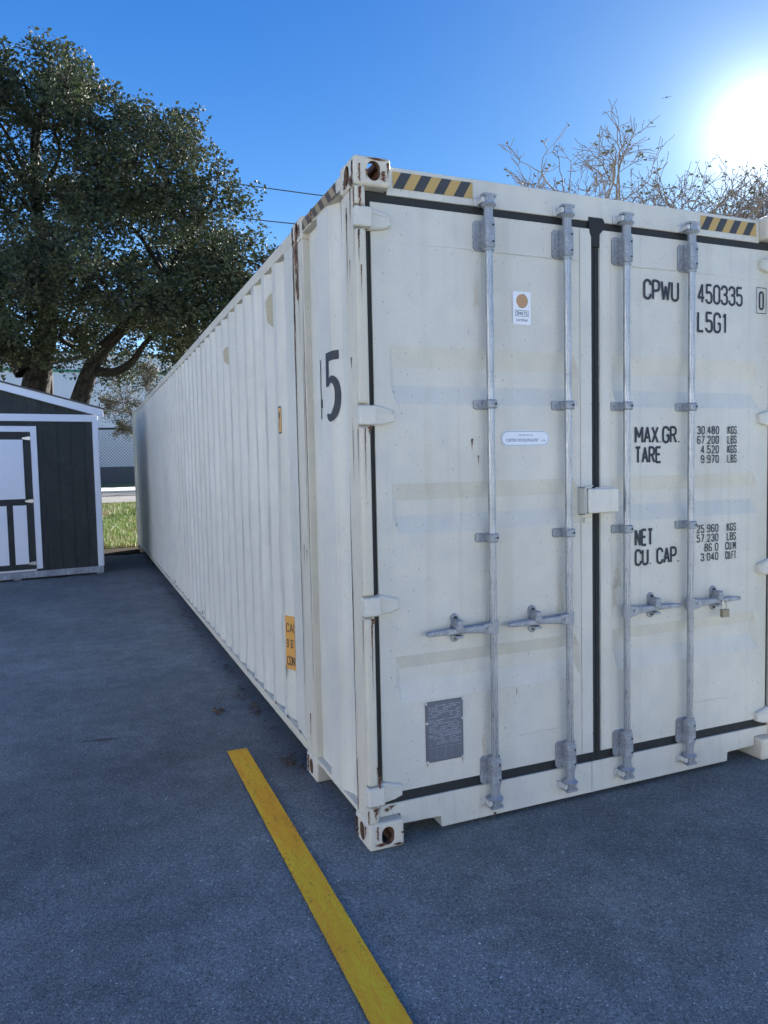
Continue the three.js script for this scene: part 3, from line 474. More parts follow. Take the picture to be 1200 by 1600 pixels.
{
  const [c, x] = canvasOf(640, 800); x.fillStyle = '#d9a04e'; x.beginPath(); x.roundRect(1, 1, 638, 798, 24); x.fill(); x.strokeStyle = '#3a342c';
  strokeText(x, 'CAUTION', 34, 606, 110, 250, 0.13); strokeText(x, '9', 34, 90, 350, 480, 0.14); x.lineWidth = 9; x.beginPath(); x.moveTo(116, 346); x.lineTo(116, 384); x.stroke(); strokeText(x, '6', 138, 200, 350, 480, 0.14); x.lineWidth = 9; for (const u of [224, 246]) { x.beginPath(); x.moveTo(u, 346); x.lineTo(u, 384); x.stroke(); } strokeText(x, 'CONTAINER', 34, 606, 600, 740, 0.13);
  draped('height_label', longProfile, -1.336, -1.128, 0.468, 0.785, printMat(c, { roughness: 0.45 }));
  const [d, w] = canvasOf(256, 512); w.fillStyle = '#3b3733'; w.beginPath(); w.roundRect(1, 1, 254, 510, 30); w.fill(); w.fillStyle = '#d3a362'; w.beginPath(); w.roundRect(22, 26, 212, 458, 16); w.fill(); w.fillStyle = '#4a4238'; w.beginPath(); w.moveTo(70, 150); w.lineTo(128, 80); w.lineTo(190, 150); w.lineTo(150, 250); w.lineTo(96, 250); w.fill(); for (let i = 0; i < 5; i++) w.fillRect(60, 300 + i * 32, 120, 9);
  draped('warning_label', longProfile, -1.350, -1.312, 1.842, 1.998, printMat(d));
  // yellowed glue where a label has come off
  const [e, v] = canvasOf(256, 512), r = rngOf(95); v.fillStyle = '#b3a98c'; v.beginPath(); v.moveTo(30, 120); v.lineTo(110, 40); v.lineTo(240, 20); v.lineTo(244, 500); v.lineTo(150, 440); v.lineTo(60, 380); v.fill(); for (let i = 0; i < 240; i++) { v.fillStyle = r() < 0.5 ? 'rgba(120,104,70,.4)' : 'rgba(190,180,150,.4)'; v.fillRect(40 + r() * 190, 60 + r() * 360, 3 + r() * 16, 2 + r() * 8); }
  draped('glue_patch', longProfile, -1.612, -1.50, 2.46, 2.70, printMat(e)); draped('glue_patch', longProfile, -3.01, -2.93, 2.44, 2.60, printMat(e));
}
// ---------- rust: stains with ragged outlines where the photograph shows them
const rust = [0, 1, 2, 3].map((k) => {
  const [c, x] = canvasOf(128, 512), im = x.createImageData(128, 512), d = im.data, a = tileNoise(512, 9, 100 + k), b = tileNoise(512, 40, 110 + k), e = tileNoise(512, 120, 120 + k);
  for (let j = 0; j < 512; j++) for (let i = 0; i < 128; i++) {
    const u = (i - 64) / 64, v = j / 511, o = (j * 128 + i) * 4; let w;
    if (k === 0) w = 0.16 + 0.75 * e(30, j) * Math.sin(Math.PI * Math.min(1, v + 0.03));            // long thin seam line, broken
    else if (k === 1) w = 0.85 * (1 - v) ** 1.6;                                                   // drip: wide above, running out below
    else if (k === 2) w = 0.9 * Math.sqrt(Math.max(0, 1 - (2 * v - 1) ** 2));                       // blotch
    else w = 0.35 + 0.5 * b(90, j);                                                                // scuffed edge
    const edge = Math.abs(u - (b(3, j) - 0.5) * 0.4) / Math.max(0.02, w), m = edge + (a(i, j) - 0.5) * 0.9 + (b(i, j) - 0.5) * (k === 3 ? 1.6 : 0.7);
    const on = m < 0.8, dk = a(i + 60, j) * 0.5 + b(i, j + 90) * 0.5;
    d[o] = 128 - dk * 80; d[o + 1] = 88 - dk * 58; d[o + 2] = 68 - dk * 44; d[o + 3] = on ? 255 : m < 1.05 && a(i * 1.7, j * 1.3) > 0.55 ? 255 : 0;
    if (m > 0.62 && on) { d[o] = 178; d[o + 1] = 140; d[o + 2] = 100; }
  }
  x.putImageData(im, 0, 0); return printMat(c, { roughness: 0.9 });
});
const grime = (() => {   // thin tan film rubbed off the hardware, ragged outline
  const [c, x] = canvasOf(128, 512), im = x.createImageData(128, 512), d = im.data, a = tileNoise(512, 6, 171), b = tileNoise(512, 34, 172);
  for (let j = 0; j < 512; j++) for (let i = 0; i < 128; i++) { const o = (j * 128 + i) * 4, u = Math.abs(i - 64) / 64, v = Math.abs(j - 256) / 256, m = Math.max(u, v) + (a(i, j) - 0.5) * 0.9 + (b(i, j) - 0.5) * 1.1, k = a(i + 40, j) * 16; d[o] = 215 - k; d[o + 1] = 208 - k; d[o + 2] = 186 - k; d[o + 3] = m < 0.42 ? 255 : 0; }
  x.putImageData(im, 0, 0); return printMat(c, { roughness: 0.8 });
})();
{ const r = rngOf(175); for (const [bx0] of BARS) for (let k = 0; k < 5; k++) { const y = 0.35 + r() * 2.1; if (TROUGH.some((t) => y < t[0] + 0.2 && y > t[3] - 0.2)) continue; part('grime_stain', new THREE.PlaneGeometry(0.02 + r() * 0.03, 0.12 + r() * 0.3).translate(bx0 - 0.03 + (r() - 0.5) * 0.03, y, ZD + 0.0042), grime, box); } }
const darkRust = rust.map((m) => { const q = m.clone(); q.color = lin(0.35, 0.3, 0.28); return q; });
const rustZ = (k, x, y0, y1, w, z, dark) => part('rust_stain', new THREE.PlaneGeometry(w, y1 - y0).translate(x, (y0 + y1) / 2, z), (dark ? darkRust : rust)[k], box);
const rustX = (k, z, y0, y1, w, x = -0.0016, dark) => part('rust_stain', new THREE.PlaneGeometry(w, y1 - y0).rotateY(-Math.PI / 2).translate(x, (y0 + y1) / 2, z), (dark ? darkRust : rust)[k], box);
// seams of the posts
rustX(0, -0.945, 0.2, 2.74, 0.014, -0.0014, 1); rustX(0, -0.934, 1.9, 2.76, 0.02); rustX(3, -0.93, 2.35, 2.78, 0.03); rustX(3, -0.86, 2.5, 2.88, 0.06, -0.0050); rustX(2, -0.80, 2.8, 2.86, 0.03, -0.0050); rustX(1, -0.85, 2.1, 2.6, 0.012); rustX(0, -0.80, 1.2, 2.4, 0.006);
rustX(1, -0.88, 1.1, 1.24, 0.02); rustX(1, -0.83, 1.12, 1.22, 0.016); rustX(1, -0.85, 0.13, 0.35, 0.03); rustX(3, -0.90, 0.02, 0.11, 0.05, -0.0050);
rustX(0, -0.153, 0.16, 1.62, 0.012, 0.0022, 1); rustX(3, -0.150, 0.13, 0.36, 0.02, 0.0022); rustX(1, -0.12, 2.2, 2.72, 0.014, 0.0022); rustX(2, -0.118, 2.66, 2.70, 0.022, 0.0022, 1); rustX(1, -0.09, 2.38, 2.5, 0.012, 0.0022); rustX(1, -0.10, 2.05, 2.10, 0.02, 0.0022, 1); rustX(0, -0.10, 1.55, 1.85, 0.006, 0.0022);
rustX(1, -0.07, 2.60, 2.79, 0.02, 0.0022); rustX(3, -0.02, 2.78, 2.875, 0.022, -0.0050, 1); rustX(2, -0.04, 2.78, 2.82, 0.05, -0.0050); rustX(3, -0.09, 2.79, 2.87, 0.02, -0.0050); rustX(3, -0.15, 0.015, 0.10, 0.05, -0.0050, 1); rustX(1, -0.045, 0.03, 0.10, 0.03, -0.0050);
rustX(3, -0.60, 2.806, 2.87, 0.05, -0.0030); rustX(1, -0.17, 2.5, 2.80, 0.014, -0.0014); rustX(3, -0.11, 2.79, 2.83, 0.05, -0.0050); rustX(1, -0.02, 2.45, 2.77, 0.016, -0.0014); rustX(1, -0.03, 1.55, 1.80, 0.012, -0.0014); rustX(1, -0.025, 0.75, 1.0, 0.012, -0.0014); rustX(3, -0.01, 0.12, 0.18, 0.018, -0.0014, 1); rustX(0, -0.775, 0.3, 2.7, 0.012, -0.0014); rustX(1, -0.90, 2.55, 2.78, 0.05, -0.0014); rustX(3, -0.925, 2.78, 2.88, 0.035, -0.0050, 1); rustX(2, -0.91, 2.79, 2.81, 0.05, -0.0050, 1); rustX(0, -0.25, 2.806, 2.812, 0.3, -0.0030);
for (const z of [-1.9, -2.75, -4.1, -5.6]) rustX(1, z, 2.74, 2.806, 0.02, -0.0014);
// door frame face
rustZ(2, 0.10, 2.879, 2.889, 0.09, 0.0016); rustZ(1, 0.145, 2.80, 2.875, 0.02, 0.0016); rustZ(3, 0.125, 2.80, 2.84, 0.03, 0.0016); rustZ(1, 0.02, 2.60, 2.77, 0.02, -0.0012); rustZ(1, 0.02, 1.45, 1.80, 0.008, -0.0012); rustZ(1, 0.03, 0.62, 0.99, 0.010, -0.0012); rustZ(1, 0.12, 0.145, 0.165, 0.05, ZD + 0.0012);
rustZ(1, 0.012, 2.45, 2.6, 0.012, -0.0012, 1); rustZ(1, 0.02, 2.30, 2.46, 0.008, -0.0012); rustZ(2, 0.045, 0.325, 0.375, 0.014, -0.0012, 1); rustZ(1, 0.05, 0.15, 0.325, 0.02, -0.0012); rustZ(1, 0.03, 0.13, 0.19, 0.04, -0.0012); rustZ(1, 0.035, 0.96, 1.005, 0.03, -0.0012); rustZ(1, 0.04, 1.77, 1.806, 0.03, -0.0012); rustZ(3, 0.02, 2.79, 2.86, 0.012, 0.0016); rustZ(1, 0.052, 2.80, 2.84, 0.02, 0.0016); rustZ(2, 0.05, 0.02, 0.035, 0.06, 0.0016); rustZ(3, 0.035, 0.05, 0.11, 0.014, 0.0016); rustZ(2, 0.15, 0.06, 0.068, 0.02, 0.0016, 1); rustZ(2, 0.13, 0.012, 0.022, 0.05, 0.0016, 1);
rustZ(2, 0.10, 0.142, 0.158, 0.03, ZD + 0.0012); rustZ(1, 0.298, 0.296, 0.322, 0.008, ZD + 0.0035); rustZ(1, 0.473, 0.292, 0.321, 0.008, ZD + 0.0035); rustZ(1, 0.545, 1.70, 1.755, 0.014, ZD + 0.0035); rustZ(1, 0.575, 1.635, 1.68, 0.010, ZD + 0.0035); rustZ(0, 0.762, 0.565, 0.60, 0.004, ZD + 0.0035, 1); rustZ(2, 0.64, 0.020, 0.032, 0.02, ZD + 0.0012, 1);
// paint cracks on the crests of the side wall
{ const r = rngOf(130); for (let i = 0; i < 44; i++) { const k = 1 + Math.floor(r() * r() * 28), z = -1.125 - 0.278 * k + (r() < 0.6 ? 0.004 : 0.06), y = 0.5 + r() * 1.3; const m = rustX(0, z, y, y + 0.12 + r() * 0.45, 0.004 + r() * 0.003, -0.0004, 1); m.position.x = -0.0012; } rustX(0, -1.331, 0.40, 0.5, 0.02, -0.0016); for (const z of [-4.6, -6.9]) rustX(2, z, 0.2, 0.24, 0.09, -0.0016); for (let k = 0; k < 6; k++) rustX(2, -1.05 - k * 0.278, 0.175, 0.19, 0.05, -0.0046); }

// ---------------------------------------------------------------- shed
{
  const A = V(-0.789, 0, -9.911), turn = -Math.atan2(9.911 - 9.715, 2.275 - 0.789);
  const shed = thing('garden_shed', 'dark charcoal wooden shed with white trim, gable roof and white panelled double doors', 'shed', [A.x, 0, A.z], -turn);
  // local axes: x runs to the left along the front when negative, z towards the viewer
  const Wd = 3.84, Dp = 3.05, n = 512, a = tileNoise(n, 60, 141), b = tileNoise(n, 3, 142), c = tileNoise(n, 12, 143);
  const grain = dataMap(n, (x, y) => 205 + (a(x, y * 0.2) - 0.5) * 40 + (b(x * 1.5, y * 0.12) - 0.5) * 60 + (c(x, y * 0.3) - 0.5) * 30, { srgb: true, repeat: 1 / 0.9 });
  const siding = std(lin(0.056, 0.062, 0.058), { map: grain, roughness: 0.75 }), white = std(lin(0.80, 0.83, 0.88), { roughness: 0.5, bumpMap: grain, bumpScale: 0.0015 }), roofM = std(lin(0.1, 0.1, 0.1), { roughness: 0.95 }), skid = std(lin(0.5, 0.54, 0.6), { map: grain, roughness: 0.8 });
  const X = (s0, s1) => [-s1, -s0], fb = (s0, s1, y0, y1, z0, z1, r = 0.003) => bx(...X(s0, s1), y0, y1, z0, z1, r);
  const top = (s) => 2.58 + 0.26 * (s < Wd / 2 ? s : Wd - s);
  // boards of the front and side walls, each with its own joint
  for (let s = 0.0; s < Wd - 0.01; s += 0.2) { const e = Math.min(Wd, s + 0.2), t0 = top(s) - 0.02, t1 = top(e) - 0.02; part('siding_board', plateXY([[-e + 0.0015, 0.13], [-s - 0.0015, 0.13], [-s - 0.0015, t0], [-(s + e) / 2, Math.max((t0 + t1) / 2, 0)], [-e + 0.0015, t1]], -0.02, 0, 0.0015), siding, shed); }
  for (const s of [0, 1]) for (let z = 0; z < Dp - 0.01; z += 0.2) part('siding_board', bx(s ? -Wd : -0.018, s ? -Wd + 0.018 : 0, 0.13, 2.56, -Math.min(Dp, z + 0.2) + 0.003, -z - 0.003 - (z === 0 ? 0.02 : 0), 0.0025), siding, shed);
  part('backing', [bx(-Wd + 0.02, -0.02, 0.12, 2.56, -Dp + 0.02, -0.025, 0), plateXY([[-Wd + 0.03, 2.56], [-0.03, 2.56], [-Wd / 2, top(Wd / 2) - 0.05]], -Dp + 0.02, -0.025)], siding, shed);
  part('skirt_board', fb(-0.006, Wd + 0.006, 0.03, 0.13, -0.03, 0.018), skid, shed);
  for (const s of [0, 1.2, 2.5, 3.7]) part('skid', fb(s, s + 0.1, 0.0, 0.06, -Dp, -0.03, 0), skid, shed);
  for (const s of [-0.008, Wd - 0.075]) part('corner_trim', [fb(s, s + 0.083, 0.13, 2.56, 0.001, 0.022)], white, shed);
  part('corner_trim', bx(0.001, 0.02, 0.13, 2.56, -0.085, 0.0, 0.002), white, shed); part('corner_trim', bx(-Wd - 0.02, -Wd - 0.001, 0.13, 2.56, -0.085, 0.0, 0.002), white, shed);
  part('frieze_board', fb(0.076, Wd - 0.076, 2.452, 2.562, 0.001, 0.021), white, shed);
  for (const s of [0, 1]) {   // fascia boards and roof slopes
    const sx = (v) => s ? -Wd - v : v, q = [[0.095, 2.525], [0.095, 2.648], [-Wd / 2, 3.176], [-Wd / 2, 3.066]].map(([x, y]) => [s ? -Wd - x : x, y]); if (s) q.reverse();
    part('fascia', plateXY(q, 0.005, 0.055, 0.003), white, shed);
    const rq = [[0.11, 2.645], [0.11, 2.668], [-Wd / 2, 3.203], [-Wd / 2, 3.18]].map(([x, y]) => [s ? -Wd - x : x, y]); if (s) rq.reverse();
    part('roof_slope', plateXY(rq, -Dp - 0.06, 0.075, 0.002), roofM, shed);
  }
  // double doors
  part('door_casing', [fb(0.892, 0.978, 0.165, 2.375, 0.001, 0.024), fb(2.862, 2.948, 0.165, 2.375, 0.001, 0.024), fb(0.9785, 2.8615, 2.288, 2.375, 0.001, 0.024)], white, shed);
  part('threshold', [fb(0.98, 2.86, 0.135, 0.164, 0.001, 0.026)], std(lin(0.75, 0.75, 0.76), { roughness: 0.4, metalness: 0.6 }), shed);
  for (const k of [0, 1]) {
    const d = new THREE.Group(); d.name = 'door'; shed.add(d); const m = (a2, b2) => k ? [Wd - b2, Wd - a2] : [a2, b2];
    part('door_slab', fb(...m(0.981, 1.918), 0.168, 2.285, 0.0012, 0.016), siding, d);
    part('door_panel', fb(...m(1.09, 1.815), 1.258, 2.168, 0.0155, 0.026), white, d);
    for (const s of [1.083, 1.356, 1.629]) part('door_panel', fb(...m(s, s + 0.186), 0.25, 1.16, 0.0155, 0.026), white, d);
    for (const y of [2.188, 1.222, 0.256]) part('hinge', [plateXY([[0, -0.028], [0.02, -0.03], [0.105, -0.014], [0.118, 0], [0.105, 0.014], [0.02, 0.03], [0, 0.028]].map(([u, v]) => k ? [-(Wd - 0.985) + u, y + v] : [-0.985 - u, y + v])[k ? 'slice' : 'reverse'](), 0.0165, 0.0295, 0.003), discZ(0.012, k ? -(Wd - 0.985) : -0.985, y, 0.018, 0.034)], M.steel, d);
  }
}

// ---------------------------------------------------------------- vegetation helpers
const leafMat = (c, rough = 0.5) => new THREE.MeshPhysicalMaterial({ color: c, roughness: rough, transmission: 0.25, thickness: 0, side: THREE.DoubleSide, specularIntensity: 0.7 });
function leafClump(r, n, spread, L, W2, twig = true) {
  const pos = [], nor = [], q = new THREE.Quaternion(), e = new THREE.Euler();
  for (let i = 0; i < n; i++) {
    const u = r() * 2 - 1, a = r() * 2 * Math.PI, rad = spread * Math.cbrt(r()), s = Math.sqrt(1 - u * u), o = V(s * Math.cos(a) * rad, u * rad * 0.75, s * Math.sin(a) * rad);
    e.set((r() - 0.5) * 2.2, r() * 6.3, (r() - 0.5) * 2.2); q.setFromEuler(e); const k = 0.7 + r() * 0.6, l = L * k, w = W2 * k, f = 0.25 * w;
    const P = [V(0, 0, 0), V(w, f, l * 0.45), V(0, 0, l), V(-w, f, l * 0.45)].map((p) => p.applyQuaternion(q).add(o));
    for (const [A2, B2, C2] of [[0, 1, 2], [0, 2, 3]]) { const nn = P[B2].clone().sub(P[A2]).cross(P[C2].clone().sub(P[A2])).normalize(); for (const j of [A2, B2, C2]) { pos.push(P[j].x, P[j].y, P[j].z); nor.push(nn.x, nn.y, nn.z); } }
  }
  const g = new THREE.BufferGeometry(); g.setAttribute('position', new THREE.Float32BufferAttribute(pos, 3)); g.setAttribute('normal', new THREE.Float32BufferAttribute(nor, 3)); return g;
}
function scatter(name, geos, mat, spots, parent, r, tint) {   // spots: [position, scale]
  const lists = geos.map(() => []); spots.forEach((s) => lists[Math.floor(r() * geos.length)].push(s));
  geos.forEach((g, k) => {
    const m = shade(new THREE.InstancedMesh(g, mat, lists[k].length)), M4 = new THREE.Matrix4(), q = new THREE.Quaternion(), c = new THREE.Color(); m.name = name;
    lists[k].forEach(([p, s], i) => { q.setFromEuler(new THREE.Euler((r() - 0.5) * 1.2, r() * 6.3, (r() - 0.5) * 1.2)); M4.compose(p, q, V(s, s, s)); m.setMatrixAt(i, M4); m.setColorAt(i, tint(c, r)); });
    m.userData.kind = 'stuff'; parent.add(m);
  });
}
const barkTex = (() => { const n = 512, a = tileNoise(n, 30, 151), b = tileNoise(n, 6, 152); return dataMap(n, (x, y) => { const v = 120 + (a(x * 2, y * 0.5) - 0.5) * 120 + (b(x, y * 0.5) - 0.5) * 90; return [v + 6, v, v - 8]; }, { srgb: true, repeat: 1 }); })();
const bark = std(lin(0.10, 0.09, 0.08), { map: barkTex, bumpMap: barkTex, bumpScale: 0.02, roughness: 0.95 });
const curve = (pts, n) => new THREE.CatmullRomCurve3(pts.map((p) => V(...p))).getPoints(n);
function limb(pts, r0, r1, n = 12, sides = 9) { const P = curve(pts, n); return tube(P, P.map((_, i) => r0 + (r1 - r0) * Math.pow(i / n, 0.8)), sides); }

// ---------------------------------------------------------------- oak behind the shed
{
  const base = [-1.95, rise(-19.3), -19.3], oak = thing('oak_tree', 'large evergreen oak with leaning forked trunk behind the shed', 'tree', base), r = rngOf(201), B = V(...base);
  const L = (x, y, z) => [x - base[0], y - base[1], z - base[2]];
  part('trunk', [limb([L(-2.5, 0.1, -19.5), L(-2.35, 2.0, -19.45), L(-2.1, 3.9, -19.4), L(-1.75, 5.6, -19.4), L(-1.64, 7.0, -19.42), L(-1.9, 9.4, -19.6), L(-1.6, 11.6, -19.7)], 0.60, 0.06, 24, 12), limb([L(-2.3, 4.4, -19.4), L(-3.4, 6.2, -19.8), L(-5.0, 7.6, -20.3), L(-6.4, 8.2, -20.6)], 0.32, 0.05, 16)], bark, oak);
  part('trunk', [limb([L(-1.75, 0.1, -19.1), L(-1.45, 2.0, -19.0), L(-0.99, 3.61, -18.92), L(-0.54, 4.73, -18.81), L(0.22, 5.58, -18.55), L(1.3, 6.9, -18.2), L(2.2, 8.4, -17.8)], 0.40, 0.05, 22, 12), limb([L(-0.62, 4.4, -18.84), L(-0.1, 4.35, -18.6), L(0.35, 4.6, -18.4), L(0.75, 5.15, -18.2), L(1.5, 5.7, -17.6)], 0.15, 0.05, 14)], bark, oak);
  const nodes = [L(-2.0, 4.6, -19.4), L(-1.64, 7, -19.4), L(-1.85, 9, -19.6), L(-0.54, 4.73, -18.8), L(0.22, 5.58, -18.55), L(1.3, 6.9, -18.2), L(-3.4, 6.2, -19.8), L(-5, 7.6, -20.3), L(-1.7, 11, -19.7), L(2.0, 8.0, -17.9)].map((p) => V(...p));
  const lobes = [], C = V(...L(-3.0, 7.5, -19.6)), R3 = V(6.7, 4.7, 5.8);
  const tooLow = (p) => p.y + base[1] < 4.6 + (p.z + base[2] > -17.5 ? 0.2 : 0);
  for (let i = 0; i < 900 && lobes.length < 62; i++) {
    const u = r() * 1.5 - 0.5, a = r() * 6.283, s = Math.sqrt(Math.max(0, 1 - u * u)), k = lobes.length < 48 ? 0.80 + r() * 0.2 : 0.3 + r() * 0.4;
    const p = V(C.x + R3.x * s * Math.cos(a) * k, C.y + R3.y * u * k, C.z + R3.z * s * Math.sin(a) * k), rad = 0.55 + r() * 0.68;
    if (tooLow(p) || lobes.some(([q, w]) => q.distanceTo(p) < (rad + w) * 0.62)) continue;
    lobes.push([p, rad]);
  }
  for (const [p, w] of [[L(2.9, 6.9, -16.2), 0.9], [L(3.75, 6.65, -16.0), 0.55], [L(2.6, 8.9, -17.2), 0.8], [L(1.5, 10.3, -17.6), 0.75], [L(2.2, 6.0, -16.4), 1.1], [L(1.0, 5.9, -17.0), 0.9], [L(-0.6, 6.6, -16.8), 1.1], [L(-2.6, 5.4, -17.2), 1.0], [L(-0.9, 12.0, -19.2), 0.8], [L(-0.2, 11.0, -18.8), 1.1], [L(0.7, 10.5, -18.2), 0.9], [L(-1.3, 10.3, -17.9), 1.1], [L(-2.9, 12.0, -19.4), 1.0], [L(-0.3, 8.7, -17.0), 1.0], [L(-2.6, 8.6, -16.9), 1.1], [L(1.2, 8.0, -16.6), 0.9], [L(-3.4, 4.9, -17.0), 0.9], [L(1.9, 5.2, -18.5), 0.8], [L(-3.2, 4.4, -17.4), 0.8], [L(-1.4, 4.9, -16.9), 0.8], [L(-2.2, 6.6, -16.6), 1.0], [L(2.9, 5.6, -16.6), 0.9], [L(3.5, 6.2, -16.8), 0.8]]) lobes.push([V(...p), w]);
  const branches = [], spots = [];
  for (const [p, w] of lobes) {
    const near = nodes.reduce((m, q) => (q.distanceTo(p) + Math.max(0, q.y - p.y) * 1.5 < m.distanceTo(p) + Math.max(0, m.y - p.y) * 1.5 ? q : m)), mid = near.clone().lerp(p, 0.5).add(V((r() - 0.5) * 0.8, 0.2 + r() * 0.5, (r() - 0.5) * 0.8));
    branches.push(limb([near.toArray(), mid.toArray(), p.toArray()], 0.05 + w * 0.035, 0.02, 8, 6));
    for (let k = 0; k < 7; k++) { const d = V(r() - 0.5, r() - 0.4, r() - 0.5).normalize().multiplyScalar(w * (0.7 + r() * 0.4)), e = p.clone().add(d); branches.push(limb([p.clone().lerp(mid, 0.12).toArray(), p.clone().addScaledVector(d, 0.5).add(V((r() - 0.5) * 0.2, r() * 0.15, (r() - 0.5) * 0.2)).toArray(), e.toArray()], 0.022, 0.007, 4, 4)); }
    const n = Math.round(100 * w * w);
    for (let k = 0; k < n; k++) { const u = r() * 2 - 1, a = r() * 6.283, s = Math.sqrt(1 - u * u), rr = w * (0.4 + 0.75 * Math.sqrt(r())), d = 1 + 0.5 * noise.noise(p.x * 3 + s * Math.cos(a) * 2.2, p.y * 3 + u * 2.2, p.z * 3 + s * Math.sin(a) * 2.2); spots.push([V(p.x + s * Math.cos(a) * rr * d, p.y + u * rr * d * 0.82, p.z + s * Math.sin(a) * rr * d), 0.75 + r() * 0.55]); }
  }
  part('branches', branches, bark, oak).userData.kind = 'stuff';
  const clumps = [1, 2, 3].map((k) => leafClump(rngOf(210 + k), 30, 0.27, 0.10, 0.030));
  scatter('crown', clumps, leafMat(lin(0.042, 0.059, 0.028), 0.78), spots, oak, r, (c, q) => { const v = 0.7 + q() * 0.6, w = q(); return c.setRGB(v * (0.95 + w * 0.3), v, v * (0.85 + w * 0.15)); });
}
// ---------------------------------------------------------------- bare tree on the far side of the container
function twigTree(group, r, start, dirs, o) {
  const segs = [], tips = [];
  const grow = (p, d, len, rad, lv) => {
    const n = lv > 5 ? 2 : 3, pts = [p.clone()], q = p.clone(), dd = d.clone();
    for (let i = 0; i < n; i++) { dd.add(V((r() - 0.5) * o.wig, (r() - 0.5) * o.wig + o.up, (r() - 0.5) * o.wig)).normalize(); q.addScaledVector(dd, len / n); pts.push(q.clone()); }
    segs.push(tube(pts, pts.map((_, i) => Math.max(o.thin ?? 0.005, rad * (1 - 0.32 * i / n))), lv < 2 ? 7 : lv < 4 ? 4 : 3));
    if (lv >= o.levels + (o.top && q.y > 4.3 && q.y < 5.6 ? 1 : 0) || (o.top && q.y > o.top)) { tips.push(q.clone()); return; }
    const kids = lv === 0 ? 3 : r() < o.three ? 3 : 2;
    for (let k = 0; k < kids; k++) { const at = pts[k === 0 ? n : 1 + Math.floor(r() * n)], e = dd.clone().add(V(r() - 0.5, (r() - 0.5) * 0.6, r() - 0.5).normalize().multiplyScalar(o.fork * (k ? 1 : 0.5))).normalize(); grow(at, e, len * (o.shrink + r() * 0.16), rad * (k ? 0.55 : 0.66), lv + 1); }
    if (lv > 2) tips.push(q.clone());
  };
  dirs.forEach((d) => grow(start.clone(), d.clone().normalize(), o.len, o.rad, 0));
  return [segs, tips];
}
{
  const base = V(7.0, 0, -5.5), r = rngOf(301), t = thing('bare_tree', 'leafless twiggy tree rising behind the container roof', 'tree', base.toArray());
  const twigs = [], tips = [], greyBark = std(lin(0.2, 0.165, 0.135), { roughness: 0.85 });
  for (let i = 0; i < 5; i++) {   // several stems from one root, each carrying spreading limbs
    const fx = -1.2 + i * 0.65, fork = V(fx * 0.55, 2.4 + r() * 0.5, (r() - 0.5) * 0.6), foot = V(fx * 0.12, -0.03, (r() - 0.5) * 0.25);
    part('trunk', limb([foot.toArray(), foot.clone().lerp(fork, 0.5).add(V((r() - 0.5) * 0.2, 0, (r() - 0.5) * 0.2)).toArray(), fork.toArray()], 0.075, 0.05, 8, 8), greyBark, t);
    for (let k = 0; k < 4; k++) {
      const n = i * 4 + k, c = V(-2.05 + n * 0.25 + (r() - 0.5) * 0.2, 4.25 + r() * 0.45, (r() - 0.5) * 1.4), dirs = [];
      twigs.push(limb([fork.toArray(), fork.clone().lerp(c, 0.55).add(V((r() - 0.5) * 0.3, 0.1, (r() - 0.5) * 0.3)).toArray(), c.toArray()], 0.04, 0.02, 6, 6));
      for (let q = 0; q < 3; q++) dirs.push(V((r() - 0.5) * 2.2, 0.45 + r() * 0.7, (r() - 0.5) * 1.8));
      const [sg, tp] = twigTree(t, r, c, dirs, { wig: 0.62, up: 0.02, fork: 0.95, shrink: 0.60, three: 0.6, levels: 4, len: 0.6, rad: 0.017, thin: 0.0038 }); twigs.push(...sg); tips.push(...tp);
    }
  }
  part('branches', twigs, greyBark, t).userData.kind = 'stuff';
  const pods = leafClump(rngOf(305), 4, 0.035, 0.035, 0.012), sel = tips.filter(() => r() < 0.16).map((p) => [p, 0.8 + r() * 0.7]);
  scatter('seed_pods', [pods], leafMat(lin(0.09, 0.085, 0.05), 0.7), sel, t, r, (c, q) => { const v = 0.7 + q() * 0.6; return c.setRGB(v, v * (0.85 + q() * 0.3), v * 0.8); });
}
